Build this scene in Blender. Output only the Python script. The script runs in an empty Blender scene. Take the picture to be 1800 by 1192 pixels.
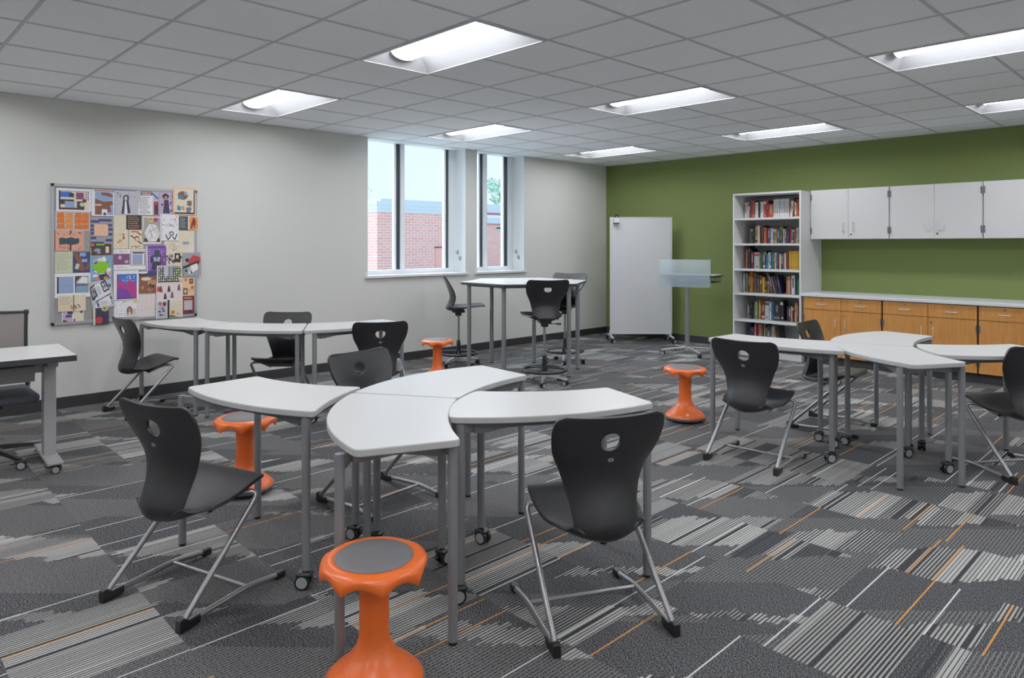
import bpy, bmesh, math, random
from mathutils import Vector, Matrix
random.seed(7)
PI = math.pi
col = bpy.context.scene.collection

# ---------------------------------------------------------------- materials
def lin(c):
    return tuple(((v/255)/12.92 if v/255 <= .04045 else ((v/255+.055)/1.055)**2.4) for v in c)+(1.,)

def new_mat(name):
    m = bpy.data.materials.new(name); m.use_nodes = True
    nt = m.node_tree
    return m, nt, nt.nodes['Principled BSDF']

def pmat(name, c, rough=.5, metal=0., var=.04, scale=40., bump=0., bscale=300., spec=.5, coat=0., stretch=None):
    """plain painted / moulded surface with a little procedural variation"""
    m, nt, b = new_mat(name)
    N, L = nt.nodes, nt.links
    tc = N.new('ShaderNodeTexCoord'); mp = N.new('ShaderNodeMapping')
    if stretch: mp.inputs['Scale'].default_value = stretch
    L.new(tc.outputs['Object'], mp.inputs[0])
    nz = N.new('ShaderNodeTexNoise'); nz.inputs['Scale'].default_value = scale
    L.new(mp.outputs[0], nz.inputs['Vector'])
    mix = N.new('ShaderNodeMix'); mix.data_type = 'RGBA'
    l = lin(c)
    mix.inputs[6].default_value = tuple(max(0, v*(1-var)) for v in l[:3])+(1,)
    mix.inputs[7].default_value = tuple(min(1, v*(1+var)) for v in l[:3])+(1,)
    L.new(nz.outputs['Fac'], mix.inputs[0]); L.new(mix.outputs[2], b.inputs['Base Color'])
    b.inputs['Roughness'].default_value = rough; b.inputs['Metallic'].default_value = metal
    b.inputs['Specular IOR Level'].default_value = spec
    b.inputs['Coat Weight'].default_value = coat; b.inputs['Coat Roughness'].default_value = .15
    if bump:
        n2 = N.new('ShaderNodeTexNoise'); n2.inputs['Scale'].default_value = bscale
        L.new(mp.outputs[0], n2.inputs['Vector'])
        bp = N.new('ShaderNodeBump'); bp.inputs['Strength'].default_value = bump; bp.inputs['Distance'].default_value = .002
        L.new(n2.outputs['Fac'], bp.inputs['Height']); L.new(bp.outputs[0], b.inputs['Normal'])
    return m

def vmat(name, rough=.6):
    """printed paper: colour comes from the faces of the drawing"""
    m, nt, b = new_mat(name)
    N, L = nt.nodes, nt.links
    at = N.new('ShaderNodeAttribute'); at.attribute_name = 'Col'
    tc = N.new('ShaderNodeTexCoord'); nz = N.new('ShaderNodeTexNoise'); nz.inputs['Scale'].default_value = 60; nz.inputs['Detail'].default_value = 4
    L.new(tc.outputs['Object'], nz.inputs['Vector'])
    mr = N.new('ShaderNodeMapRange'); mr.inputs['From Min'].default_value = .25; mr.inputs['From Max'].default_value = .75
    mr.inputs['To Min'].default_value = .9; mr.inputs['To Max'].default_value = 1.1
    L.new(nz.outputs['Fac'], mr.inputs['Value'])
    mx = N.new('ShaderNodeMix'); mx.data_type = 'RGBA'; mx.blend_type = 'MULTIPLY'; mx.inputs[0].default_value = 1
    L.new(at.outputs['Color'], mx.inputs[6]); L.new(mr.outputs[0], mx.inputs[7])
    L.new(mx.outputs[2], b.inputs['Base Color']); b.inputs['Roughness'].default_value = rough
    return m

class E:
    """small arithmetic helper over Math nodes"""
    nt = None
    def __init__(s, k): s.k = k
    @staticmethod
    def op(o, *a, clamp=False):
        n = E.nt.nodes.new('ShaderNodeMath'); n.operation = o; n.use_clamp = clamp
        for i, v in enumerate(a):
            if isinstance(v, E): E.nt.links.new(v.k, n.inputs[i])
            else: n.inputs[i].default_value = v
        return E(n.outputs[0])
    def __add__(s, o): return E.op('ADD', s, o)
    __radd__ = __add__
    def __sub__(s, o): return E.op('SUBTRACT', s, o)
    def __rsub__(s, o): return E.op('SUBTRACT', o, s)
    def __mul__(s, o): return E.op('MULTIPLY', s, o)
    __rmul__ = __mul__
    def __truediv__(s, o): return E.op('DIVIDE', s, o)
    def fl(s): return E.op('FLOOR', s)
    def fr(s): return E.op('FRACT', s)
    def lt(s, o): return E.op('LESS_THAN', s, o)
    def gt(s, o): return E.op('GREATER_THAN', s, o)
    def ab(s): return E.op('ABSOLUTE', s)

def rnd(a, b, seed):
    c = E.nt.nodes.new('ShaderNodeCombineXYZ')
    for i, v in enumerate((a, b)):
        if isinstance(v, E): E.nt.links.new(v.k, c.inputs[i])
        else: c.inputs[i].default_value = v
    c.inputs[2].default_value = seed
    w = E.nt.nodes.new('ShaderNodeTexWhiteNoise'); w.noise_dimensions = '3D'
    E.nt.links.new(c.outputs[0], w.inputs['Vector'])
    return E(w.outputs['Value'])

def mixc(fac, a, b):
    n = E.nt.nodes.new('ShaderNodeMix'); n.data_type = 'RGBA'
    E.nt.links.new(fac.k, n.inputs[0]) if isinstance(fac, E) else setattr(n.inputs[0], 'default_value', fac)
    for i, v in ((6, a), (7, b)):
        if isinstance(v, tuple): n.inputs[i].default_value = v
        else: E.nt.links.new(v, n.inputs[i])
    return n.outputs[2]

def carpet_mat():
    m, nt, b = new_mat('carpet_tile'); E.nt = nt
    g = nt.nodes.new('ShaderNodeNewGeometry'); sp = nt.nodes.new('ShaderNodeSeparateXYZ')
    nt.links.new(g.outputs['Position'], sp.inputs[0])
    x, y = E(sp.outputs[0]), E(sp.outputs[1])
    T = .5
    i = (x/T).fl(); j = ((y+.264)/T).fl()
    # slanted light fields, cut differently in every tile
    q = (y-x)*.7071
    r1 = rnd(i, j, 1.3); r2 = rnd(i, j, 4.7)
    jj = (j/2.).fl()
    r3 = rnd(i, jj, 9.1)
    # column groups drift so fields run on from tile to tile
    rk_ = (x/.0145).fl()
    jit = (rnd((x/.07).fl(), j, 7.7)-.5)*.08+(rnd(rk_, j, 8.8)-.5)*.05
    w = (q/.62 + r3*.55 + r1*.25 + jit).fr()
    a = E.op('MAXIMUM', r2*.95-.20, 0.0)
    field = w.lt(a)
    # a few tiles carry a whole field
    field = E.op('MAXIMUM', field, rnd(i, j, 12.5).gt(.90))
    # fine ribs
    kc = (x/.104).fl()
    rk = rnd(kc, j, 2.2); rk2 = rnd(kc, i+j, 6.1)
    per = .0145
    rib = (x/per).fr()
    duty = .34+rk*.44
    ribm = rib.lt(duty)*rnd(rk_, j, 41.).gt(.07)
    drop = rk2.gt(.16)
    light = field*ribm*drop
    # second, dimmer field that carries thin ribs only
    w2 = (q/.9 + rnd(i, j, 21.)*.9).fr()
    dim = w2.lt(.55)*rib.lt(.30)*(1-field)
    # long accent threads
    cs = .1
    k = (x/cs).fl()
    off = rnd(k, j, 15.5)*.07+.015
    u = (x-k*cs)-off
    pres = rnd(k, j, 17.2)
    inlen = ((y+.264)/T).fr()
    thread = (u-.003).ab().lt(.0031)
    isw = thread*pres.lt(.20)
    iso = thread*pres.gt(.905)
    # colour
    nz = nt.nodes.new('ShaderNodeTexNoise'); nz.inputs['Scale'].default_value = 260; nz.inputs['Detail'].default_value = 3
    mpn = nt.nodes.new('ShaderNodeMapping'); mpn.inputs['Scale'].default_value = (1, .55, 1)
    nt.links.new(g.outputs['Position'], mpn.inputs[0]); nt.links.new(mpn.outputs[0], nz.inputs['Vector'])
    spk = E.op('MULTIPLY', E(nz.outputs['Fac'])-.42, 4.5, clamp=True)
    base = mixc(spk, lin((20, 20, 22)), lin((118, 118, 121)))
    base = mixc(rnd(i, j, 33.)*.30, base, lin((46, 47, 50)))
    lt1 = mixc(rnd(kc, j, 5.), lin((150, 149, 146)), lin((200, 199, 195)))
    lt1 = mixc(rnd(rk_, j, 44.)*.45, lt1, lin((128, 127, 124)))
    lt1 = mixc(spk*.3, lt1, lin((110, 109, 106)))
    gap = field*(1-ribm)
    base = mixc(gap*.6, base, lin((34, 34, 37)))
    c = mixc(dim*.55, base, lin((140, 139, 134)))
    c = mixc(light, c, lt1)
    c = mixc(isw, c, lin((206, 206, 205)))
    c = mixc(iso, c, lin((206, 140, 66)))
    nt.links.new(c, b.inputs['Base Color'])
    b.inputs['Roughness'].default_value = .95; b.inputs['Specular IOR Level'].default_value = .15
    bp = nt.nodes.new('ShaderNodeBump'); bp.inputs['Strength'].default_value = .5; bp.inputs['Distance'].default_value = .003
    nt.links.new(nz.outputs['Fac'], bp.inputs['Height']); nt.links.new(bp.outputs[0], b.inputs['Normal'])
    return m

def wood_mat():
    m, nt, b = new_mat('maple_veneer'); N, L = nt.nodes, nt.links
    tc = N.new('ShaderNodeTexCoord'); mp = N.new('ShaderNodeMapping'); mp.inputs['Scale'].default_value = (30, 30, 1.6)
    L.new(tc.outputs['Object'], mp.inputs[0])
    nz = N.new('ShaderNodeTexNoise'); nz.inputs['Scale'].default_value = 2.2; nz.inputs['Detail'].default_value = 5; nz.inputs['Distortion'].default_value = .6
    L.new(mp.outputs[0], nz.inputs['Vector'])
    cr = N.new('ShaderNodeValToRGB'); cr.color_ramp.elements[0].position = .3; cr.color_ramp.elements[1].position = .75
    cr.color_ramp.elements[0].color = lin((184, 116, 48)); cr.color_ramp.elements[1].color = lin((206, 140, 66))
    L.new(nz.outputs['Fac'], cr.inputs[0]); L.new(cr.outputs[0], b.inputs['Base Color'])
    b.inputs['Roughness'].default_value = .42
    return m

def brick_mat():
    m, nt, b = new_mat('brick_facade'); N, L = nt.nodes, nt.links
    g = N.new('ShaderNodeNewGeometry'); sp = N.new('ShaderNodeSeparateXYZ'); cb = N.new('ShaderNodeCombineXYZ')
    L.new(g.outputs['Position'], sp.inputs[0])
    ad = N.new('ShaderNodeMath'); L.new(sp.outputs[0], ad.inputs[0]); L.new(sp.outputs[1], ad.inputs[1])
    L.new(ad.outputs[0], cb.inputs[0]); L.new(sp.outputs[2], cb.inputs[1])
    br = N.new('ShaderNodeTexBrick'); br.inputs['Scale'].default_value = 1
    br.inputs['Brick Width'].default_value = .30; br.inputs['Row Height'].default_value = .10; br.inputs['Mortar Size'].default_value = .012
    br.inputs['Color1'].default_value = lin((222, 158, 150)); br.inputs['Color2'].default_value = lin((232, 172, 164)); br.inputs['Mortar'].default_value = lin((236, 216, 212))  # outdoor haze is put into these washed-out brick and mortar colours
    L.new(cb.outputs[0], br.inputs['Vector']); L.new(br.outputs['Color'], b.inputs['Base Color'])
    b.inputs['Roughness'].default_value = .9
    return m

def ceil_mat():
    m, nt, b = new_mat('acoustic_tile'); N, L = nt.nodes, nt.links
    g = N.new('ShaderNodeNewGeometry')
    nz = N.new('ShaderNodeTexNoise'); nz.inputs['Scale'].default_value = 260; nz.inputs['Detail'].default_value = 3
    L.new(g.outputs['Position'], nz.inputs['Vector'])
    cr = N.new('ShaderNodeValToRGB'); cr.color_ramp.elements[0].position = .35; cr.color_ramp.elements[1].position = .6
    cr.color_ramp.elements[0].color = lin((238, 240, 244)); cr.color_ramp.elements[1].color = lin((247, 249, 252))
    L.new(nz.outputs['Fac'], cr.inputs[0]); L.new(cr.outputs[0], b.inputs['Base Color'])
    b.inputs['Roughness'].default_value = .95; b.inputs['Specular IOR Level'].default_value = .1
    bp = N.new('ShaderNodeBump'); bp.inputs['Strength'].default_value = .3; bp.inputs['Distance'].default_value = .002
    L.new(nz.outputs['Fac'], bp.inputs['Height']); L.new(bp.outputs[0], b.inputs['Normal'])
    return m

def emis_mat(name, c, s):
    m, nt, b = new_mat(name)
    N, L = nt.nodes, nt.links
    b.inputs['Base Color'].default_value = lin(c)
    b.inputs['Emission Color'].default_value = lin(c)
    tc = N.new('ShaderNodeTexCoord'); nz = N.new('ShaderNodeTexNoise'); nz.inputs['Scale'].default_value = 3
    L.new(tc.outputs['Object'], nz.inputs['Vector'])
    mr = N.new('ShaderNodeMapRange'); mr.inputs['To Min'].default_value = s*.96; mr.inputs['To Max'].default_value = s*1.04
    L.new(nz.outputs['Fac'], mr.inputs['Value']); L.new(mr.outputs[0], b.inputs['Emission Strength'])
    return m

def glass_mat(name, tint, refl=.06, rough=0.):
    m = bpy.data.materials.new(name); m.use_nodes = True; nt = m.node_tree; N, L = nt.nodes, nt.links
    N.remove(N['Principled BSDF'])
    t = N.new('ShaderNodeBsdfTransparent'); t.inputs[0].default_value = tint
    g = N.new('ShaderNodeBsdfGlossy'); g.inputs['Roughness'].default_value = rough
    lw = N.new('ShaderNodeLayerWeight'); lw.inputs[0].default_value = .12
    mu = N.new('ShaderNodeMath'); mu.operation = 'MULTIPLY'; mu.inputs[1].default_value = refl*4
    L.new(lw.outputs['Fresnel'], mu.inputs[0])
    mx = N.new('ShaderNodeMixShader'); L.new(mu.outputs[0], mx.inputs[0]); L.new(t.outputs[0], mx.inputs[1]); L.new(g.outputs[0], mx.inputs[2])
    L.new(mx.outputs[0], N['Material Output'].inputs[0])
    return m

def frost_mat():
    m = bpy.data.materials.new('frosted_acrylic'); m.use_nodes = True; nt = m.node_tree; N, L = nt.nodes, nt.links
    N.remove(N['Principled BSDF'])
    t = N.new('ShaderNodeBsdfTransparent'); t.inputs[0].default_value = (.80, .90, .93, 1)
    d = N.new('ShaderNodeBsdfDiffuse'); d.inputs[0].default_value = lin((244, 250, 252))
    tr = N.new('ShaderNodeBsdfTranslucent'); tr.inputs[0].default_value = lin((226, 238, 242))
    a = N.new('ShaderNodeMixShader'); a.inputs[0].default_value = .4
    L.new(d.outputs[0], a.inputs[1]); L.new(tr.outputs[0], a.inputs[2])
    nz = N.new('ShaderNodeTexNoise'); nz.inputs['Scale'].default_value = 8
    mr = N.new('ShaderNodeMapRange'); mr.inputs['To Min'].default_value = .33; mr.inputs['To Max'].default_value = .37
    L.new(nz.outputs['Fac'], mr.inputs['Value'])
    mx = N.new('ShaderNodeMixShader'); L.new(mr.outputs[0], mx.inputs[0]); L.new(t.outputs[0], mx.inputs[1]); L.new(a.outputs[0], mx.inputs[2])
    L.new(mx.outputs[0], N['Material Output'].inputs[0])
    return m

def mesh_mat(name, c, alpha, scale=400.):
    """woven net: see-through between the threads"""
    m = bpy.data.materials.new(name); m.use_nodes = True; nt = m.node_tree; N, L = nt.nodes, nt.links
    b = N['Principled BSDF']; b.inputs['Base Color'].default_value = lin(c); b.inputs['Roughness'].default_value = .7
    nz = N.new('ShaderNodeTexNoise'); nz.inputs['Scale'].default_value = scale
    tc = N.new('ShaderNodeTexCoord'); L.new(tc.outputs['Object'], nz.inputs['Vector'])
    mr = N.new('ShaderNodeMapRange'); mr.inputs['To Min'].default_value = alpha-.06; mr.inputs['To Max'].default_value = alpha+.06
    L.new(nz.outputs['Fac'], mr.inputs['Value']); L.new(mr.outputs[0], b.inputs['Alpha'])
    return m

def leaf_mat(c):
    return pmat('tree_leaf', c, rough=.8, var=.35, scale=2.)

M = {}
M['carpet'] = carpet_mat()
M['wall'] = pmat('wall_paint_grey', (210, 211, 206), rough=.85, var=.01, scale=3, bump=.05, spec=.2)
M['green'] = pmat('wall_paint_green', (110, 125, 69), rough=.8, var=.015, scale=3, bump=.05, spec=.25)
M['ceil'] = ceil_mat()
M['tbar'] = pmat('ceiling_grid_metal', (190, 192, 195), rough=.6, var=.02)
M['base'] = pmat('rubber_base', (40, 40, 42), rough=.6, var=.05)
M['white'] = pmat('white_laminate', (214, 214, 214), rough=.5, var=.012, scale=8, stretch=(20, 20, 1))
M['white_in'] = pmat('white_laminate_shelf', (206, 206, 206), rough=.55, var=.01)
M['counter'] = pmat('counter_laminate', (214, 218, 220), rough=.28, var=.02, scale=60)
M['wood'] = wood_mat()
M['steel'] = pmat('brushed_steel', (214, 214, 214), rough=.35, metal=.55, var=.05)
M['hinge'] = pmat('hinge_steel', (136, 138, 141), rough=.35, metal=1., var=.1)
M['dark'] = pmat('dark_gap', (48, 40, 34), rough=.8)
M['shell'] = pmat('charcoal_seat_shell', (27, 27, 30), rough=.36, var=.08, scale=200, bump=.25, bscale=900, spec=.5)
M['tube'] = pmat('silver_tube', (150, 150, 152), rough=.33, metal=.75, var=.04)
M['black'] = pmat('black_plastic', (22, 22, 24), rough=.4, var=.08)
M['rubber'] = pmat('grey_rubber', (88, 88, 92), rough=.8, var=.05)
M['top'] = pmat('table_laminate', (214, 214, 213), rough=.30, var=.01, scale=80, spec=.5)
M['edge'] = pmat('table_edge_band', (178, 178, 178), rough=.4, var=.02)
M['dedge'] = pmat('dark_edge_band', (46, 46, 50), rough=.45, var=.04)
M['leg'] = pmat('grey_powder_coat', (128, 130, 134), rough=.45, metal=.35, var=.03)
M['apron'] = pmat('grey_apron_steel', (112, 114, 117), rough=.5, metal=.2, var=.03)
M['castergrey'] = pmat('caster_grey', (150, 152, 156), rough=.45)
M['orange'] = pmat('orange_plastic', (240, 100, 30), rough=.33, var=.04, scale=10, spec=.5)
M['pad'] = pmat('grey_seat_pad', (104, 102, 104), rough=.55, var=.12, scale=14, bump=.2)
M['alu'] = pmat('cast_aluminium', (186, 186, 188), rough=.4, metal=.6, var=.04)
M['frame'] = pmat('window_frame_white', (228, 234, 238), rough=.4, var=.01)
M['gasket'] = pmat('window_gasket', (36, 46, 58), rough=.5)
M['sill'] = pmat('sill_white', (222, 224, 226), rough=.35, var=.01)
M['reveal'] = pmat('reveal_daylit_tint', (232, 236, 238), rough=.7, var=.01)  # bright daylight on the reveals is put into this paler, bluish colour
M['glass'] = glass_mat('clear_glass', (.96, .985, 1., 1))
M['lens'] = emis_mat('lamp_lens', (250, 251, 255), 25.)
M['refl'] = pmat('light_reflector', (176, 178, 182), rough=.35, var=.01)
M['lfr'] = pmat('light_frame_white', (205, 207, 210), rough=.4, var=.01)
M['board'] = pmat('whiteboard_steel', (208, 209, 212), rough=.22, var=.008, scale=3)
M['bframe'] = pmat('anodised_frame', (176, 178, 182), rough=.35, metal=.5, var=.03)
M['cork'] = pmat('grey_tack_fabric', (150, 148, 146), rough=.9, var=.06, scale=200)
M['frost'] = frost_mat()
M['bluegrey'] = pmat('podium_bracket', (96, 122, 160), rough=.4, metal=.2)
M['net'] = mesh_mat('chair_net', (128, 120, 116), .86)
M['tray'] = mesh_mat('tray_net', (92, 90, 92), .9)
M['deskleg'] = pmat('light_grey_leg', (158, 158, 160), rough=.45, metal=.2, var=.02)
M['seatfab'] = pmat('grey_seat_fabric', (70, 74, 82), rough=.8, var=.15, scale=120)
M['paper'] = vmat('printed_paper')
M['book'] = vmat('book_cover', .45)
M['brick'] = brick_mat()
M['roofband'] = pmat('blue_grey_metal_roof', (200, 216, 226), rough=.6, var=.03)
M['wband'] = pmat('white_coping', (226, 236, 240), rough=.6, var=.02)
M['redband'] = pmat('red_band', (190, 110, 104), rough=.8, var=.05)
M['door'] = pmat('pink_door', (236, 170, 158), rough=.6, var=.02)
M['ground'] = pmat('outdoor_ground', (176, 182, 176), rough=.95, var=.1, scale=4)
M['leaf'] = leaf_mat((122, 178, 150))
M['bark'] = pmat('tree_bark', (120, 110, 100), rough=.95, var=.2)
M['mred'] = pmat('marker_red', (120, 22, 26), rough=.4)
M['mblue'] = pmat('marker_purple', (64, 50, 128), rough=.4)

# ---------------------------------------------------------------- geometry helpers
def finish(bm, name, mats, parent=None, smooth=None, loc=None, rot=None):
    me = bpy.data.meshes.new(name)
    bm.normal_update(); bm.to_mesh(me); bm.free()
    if not isinstance(mats, (list, tuple)): mats = [mats]
    for m in mats: me.materials.append(m)
    if smooth is not None:
        me.polygons.foreach_set('use_smooth', [True]*len(me.polygons))
        me.update()
        ang = math.radians(smooth)
        bm2 = bmesh.new(); bm2.from_mesh(me)
        for e in bm2.edges:
            e.smooth = not (len(e.link_faces) == 2 and e.calc_face_angle(0) > ang)
        bm2.to_mesh(me); bm2.free()
    o = bpy.data.objects.new(name, me); col.objects.link(o)
    if parent: o.parent = parent
    if loc: o.location = loc
    if rot: o.rotation_euler = rot
    return o

def tag(o, label=None, cat=None, group=None, kind=None):
    if label: o['label'] = label
    if cat: o['category'] = cat
    if group: o['group'] = group
    if kind: o['kind'] = kind
    return o

def empty(name, loc=(0, 0, 0), rz=0., label=None, cat=None, group=None):
    o = bpy.data.objects.new(name, None); col.objects.link(o)
    o.location = loc; o.rotation_euler = (0, 0, rz); o.empty_display_size = .1
    return tag(o, label, cat, group)

def copy_tree(o, parent=None):
    c = o.copy(); col.objects.link(c)
    if parent: c.parent = parent
    for ch in list(o.children): copy_tree(ch, c)
    return c

def box(bm, x0, x1, y0, y1, z0, z1, bev=0., mi=0, mat=None, seg=1):
    r = bmesh.ops.create_cube(bm, size=1.)
    vs = r['verts']
    bmesh.ops.scale(bm, vec=(x1-x0, y1-y0, z1-z0), verts=vs)
    bmesh.ops.translate(bm, vec=((x0+x1)/2, (y0+y1)/2, (z0+z1)/2), verts=vs)
    fs = set(f for v in vs for f in v.link_faces)
    for f in fs: f.material_index = mi
    if bev > 0:
        es = list(set(e for v in vs for e in v.link_edges))
        rr = bmesh.ops.bevel(bm, geom=es, offset=bev, segments=seg, affect='EDGES', profile=.5)
        vs = list(set(v for f in rr['faces'] for v in f.verts) | set(v for v in vs if v.is_valid))
        for f in rr['faces']: f.material_index = mi
    if mat is not None: bmesh.ops.transform(bm, matrix=mat, verts=[v for v in vs if v.is_valid])
    return vs

def cyl(bm, p0, p1, r0, r1=None, n=16, caps=True, mi=0):
    r1 = r0 if r1 is None else r1
    p0, p1 = Vector(p0), Vector(p1); d = (p1-p0)
    z = d.normalized(); a = z.orthogonal().normalized(); b = z.cross(a)
    A = [bm.verts.new(p0+(a*math.cos(t)+b*math.sin(t))*r0) for t in [2*PI*k/n for k in range(n)]]
    B = [bm.verts.new(p1+(a*math.cos(t)+b*math.sin(t))*r1) for t in [2*PI*k/n for k in range(n)]]
    for k in range(n):
        f = bm.faces.new((A[k], A[(k+1) % n], B[(k+1) % n], B[k])); f.material_index = mi
    if caps:
        f = bm.faces.new(A[::-1]); f.material_index = mi
        f = bm.faces.new(B); f.material_index = mi

def lathe(bm, prof, n=32, c=(0, 0), mi=0, fn=None):
    rings = []
    for (r, z) in prof:
        ring = []
        for k in range(n):
            t = 2*PI*k/n
            rr, zz = (fn(r, z, t) if fn else (r, z))
            ring.append(bm.verts.new((c[0]+rr*math.cos(t), c[1]+rr*math.sin(t), zz)))
        rings.append(ring)
    for a, b in zip(rings, rings[1:]):
        for k in range(n):
            f = bm.faces.new((a[k], a[(k+1) % n], b[(k+1) % n], b[k])); f.material_index = mi
    f = bm.faces.new(rings[0][::-1]); f.material_index = mi
    f = bm.faces.new(rings[-1]); f.material_index = mi
    return rings

def fillet(pts, r, seg=6):
    pts = [Vector(p) for p in pts]; out = [pts[0]]
    for a, b, c in zip(pts, pts[1:], pts[2:]):
        d1, d2 = (a-b), (c-b)
        rr = min(r, d1.length*.49, d2.length*.49)
        p, q = b+d1.normalized()*rr, b+d2.normalized()*rr
        for k in range(seg+1):
            t = k/seg
            out.append(p*(1-t)**2+b*2*t*(1-t)+q*t*t)
    out.append(pts[-1]); return out

def tube(bm, pts, r, n=10, mi=0, caps=True):
    pts = [Vector(p) for p in pts]
    T = []
    for k in range(len(pts)):
        a = pts[max(0, k-1)]; b = pts[min(len(pts)-1, k+1)]
        T.append((b-a).normalized())
    nrm = T[0].orthogonal().normalized(); rings = []
    for k, p in enumerate(pts):
        if k:
            nrm = (nrm - T[k]*nrm.dot(T[k]))
            nrm = nrm.normalized() if nrm.length > 1e-6 else T[k].orthogonal().normalized()
        bn = T[k].cross(nrm)
        rings.append([bm.verts.new(p+(nrm*math.cos(2*PI*i/n)+bn*math.sin(2*PI*i/n))*r) for i in range(n)])
    for a, b in zip(rings, rings[1:]):
        for i in range(n):
            f = bm.faces.new((a[i], a[(i+1) % n], b[(i+1) % n], b[i])); f.material_index = mi
    if caps:
        f = bm.faces.new(rings[0][::-1]); f.material_index = mi
        f = bm.faces.new(rings[-1]); f.material_index = mi

def prism(bm, poly, z0, z1, mi_top=0, mi_side=0, bev=0.):
    n = len(poly)
    ar = sum(poly[i][0]*poly[(i+1) % n][1]-poly[(i+1) % n][0]*poly[i][1] for i in range(n))
    if ar < 0: poly = poly[::-1]
    def ring(off, z):
        out = []
        for i in range(n):
            p = Vector(poly[i]); a = Vector(poly[i-1]); b = Vector(poly[(i+1) % n])
            t = (b-a)
            t = t.normalized() if t.length > 1e-9 else Vector((1, 0))
            nn = Vector((-t.y, t.x))
            q = p+nn*off
            out.append(bm.verts.new((q.x, q.y, z)))
        return out
    if bev:
        R = [ring(bev, z0), ring(0, z0+bev), ring(0, z1-bev), ring(bev*.3, z1-bev*.3), ring(bev, z1)]
    else: R = [ring(0, z0), ring(0, z1)]
    for a, b in zip(R, R[1:]):
        for i in range(n):
            f = bm.faces.new((a[i], a[(i+1) % n], b[(i+1) % n], b[i])); f.material_index = mi_side
    f = bm.faces.new(R[0][::-1]); f.material_index = mi_side
    f = bm.faces.new(R[-1]); f.material_index = mi_top

def simple(name, mat, parent, fn, smooth=None):
    bm = bmesh.new(); fn(bm); return finish(bm, name, mat, parent, smooth)

def struct(name, bm, mat, parent=None, smooth=None):
    o = finish(bm, name, mat, parent, smooth)
    if parent is None: o['kind'] = 'structure'
    return o
# ---------------------------------------------------------------- room shell
RX, RY, ZC = 9.6, -12.6, 2.717
bm = bmesh.new(); box(bm, -.3, RX+.2, RY-.2, .2, -.2, 0); struct('floor', bm, M['carpet'])
# window openings in the left wall (y ranges)
WIN = [(-4.577, -3.04), (-2.839, -1.923)]
SZ = 1.07
bm = bmesh.new()
for a, b, z0, z1 in ((RY-.2, WIN[0][0], 0, 2.95), (WIN[0][1], WIN[1][0], 0, 2.95), (WIN[1][1], 0, 0, 2.95),
                     (WIN[0][0], WIN[0][1], 0, SZ-.03), (WIN[1][0], WIN[1][1], 0, SZ-.03)):
    box(bm, -.3, 0, a, b, z0, z1)
struct('wall_left', bm, M['wall'])
bm = bmesh.new(); box(bm, -.3, RX+.2, 0, .2, 0, 2.95); struct('wall_back', bm, M['green'])
bm = bmesh.new(); box(bm, RX, RX+.2, RY-.2, 0, 0, 2.95); struct('wall_right', bm, M['wall'])
bm = bmesh.new(); box(bm, 0, RX, RY-.2, RY, 0, 2.95); struct('wall_front', bm, M['wall'])
bm = bmesh.new()
box(bm, 0, .012, RY, 0, 0, .1, .003); struct('baseboard_left', bm, M['base'])
bm = bmesh.new(); box(bm, .012, 2.55, -.012, 0, 0, .1, .003); box(bm, 6.215, RX-.012, -.012, 0, 0, .1, .003); struct('baseboard_back', bm, M['base'])
bm = bmesh.new(); box(bm, RX-.012, RX, RY, 0, 0, .1, .003); struct('baseboard_right', bm, M['base'])

# ceiling tiles (one field) with cells left open for the light fixtures
G = .6096; GX0, GY0 = 2.961, -6.566
FIX = []
for kx in (-4, 0, 4, 8):
    for ky in (-8, -4, 0, 4, 8):
        FIX.append((kx, ky))
cells = set()
for kx, ky in FIX: cells |= {(kx, ky), (kx+1, ky)}
bm = bmesh.new()
ix0, ix1 = -5, 11; iy0, iy1 = -10, 11
def clampx(v): return min(max(v, -.3), RX)
def clampy(v): return min(max(v, RY), 0)
for i in range(ix0-1, ix1+1):
    for j in range(iy0-1, iy1+1):
        if (i, j) in cells: continue
        x0, x1 = clampx(GX0+i*G) if i > ix0-1 else -.3, clampx(GX0+(i+1)*G)
        y0, y1 = clampy(GY0+j*G), clampy(GY0+(j+1)*G)
        if x1-x0 < .01 or y1-y0 < .01: continue
        g = .012
        v = [bm.verts.new(p) for p in ((x0, y0, ZC+.012), (x0, y1, ZC+.012), (x1, y1, ZC+.012), (x1, y0, ZC+.012))]
        bm.faces.new(v)
        w = [bm.verts.new(p) for p in ((x0+g, y0+g, ZC+.004), (x0+g, y1-g, ZC+.004), (x1-g, y1-g, ZC+.004), (x1-g, y0+g, ZC+.004))]
        bm.faces.new(w)
        for k in range(4): bm.faces.new((w[k], w[(k+1) % 4], v[(k+1) % 4], v[k]))
struct('ceiling', bm, M['ceil'])
bm = bmesh.new(); box(bm, -.3, RX+.2, RY-.2, .2, 2.95, 3.0); struct('roof_slab', bm, M['wall'])
bm = bmesh.new()
holes = [(GX0+kx*G, GX0+(kx+2)*G, GY0+ky*G, GY0+(ky+1)*G) for kx, ky in FIX]
for i in range(-4, 11):
    x = GX0+i*G
    if not 0 < x < RX: continue
    ys_ = [RY]+[q for h in sorted(holes, key=lambda h: h[2]) if h[0]+.1 < x < h[1]-.1 and h[3] > RY for q in h[2:]]+[0]
    for a, b in zip(ys_[::2], ys_[1::2]):
        if b-a > .02: box(bm, x-.009, x+.009, a, b, ZC+.001, ZC+.013)
for j in range(-9, 11):
    y = GY0+j*G
    if RY < y < 0: box(bm, 0, RX, y-.009, y+.009, ZC+.0015, ZC+.0125)
box(bm, 0, .02, RY, 0, ZC, ZC+.013); box(bm, 0, RX, -.02, 0, ZC, ZC+.013)
struct('trim_1', bm, M['tbar'])

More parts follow.
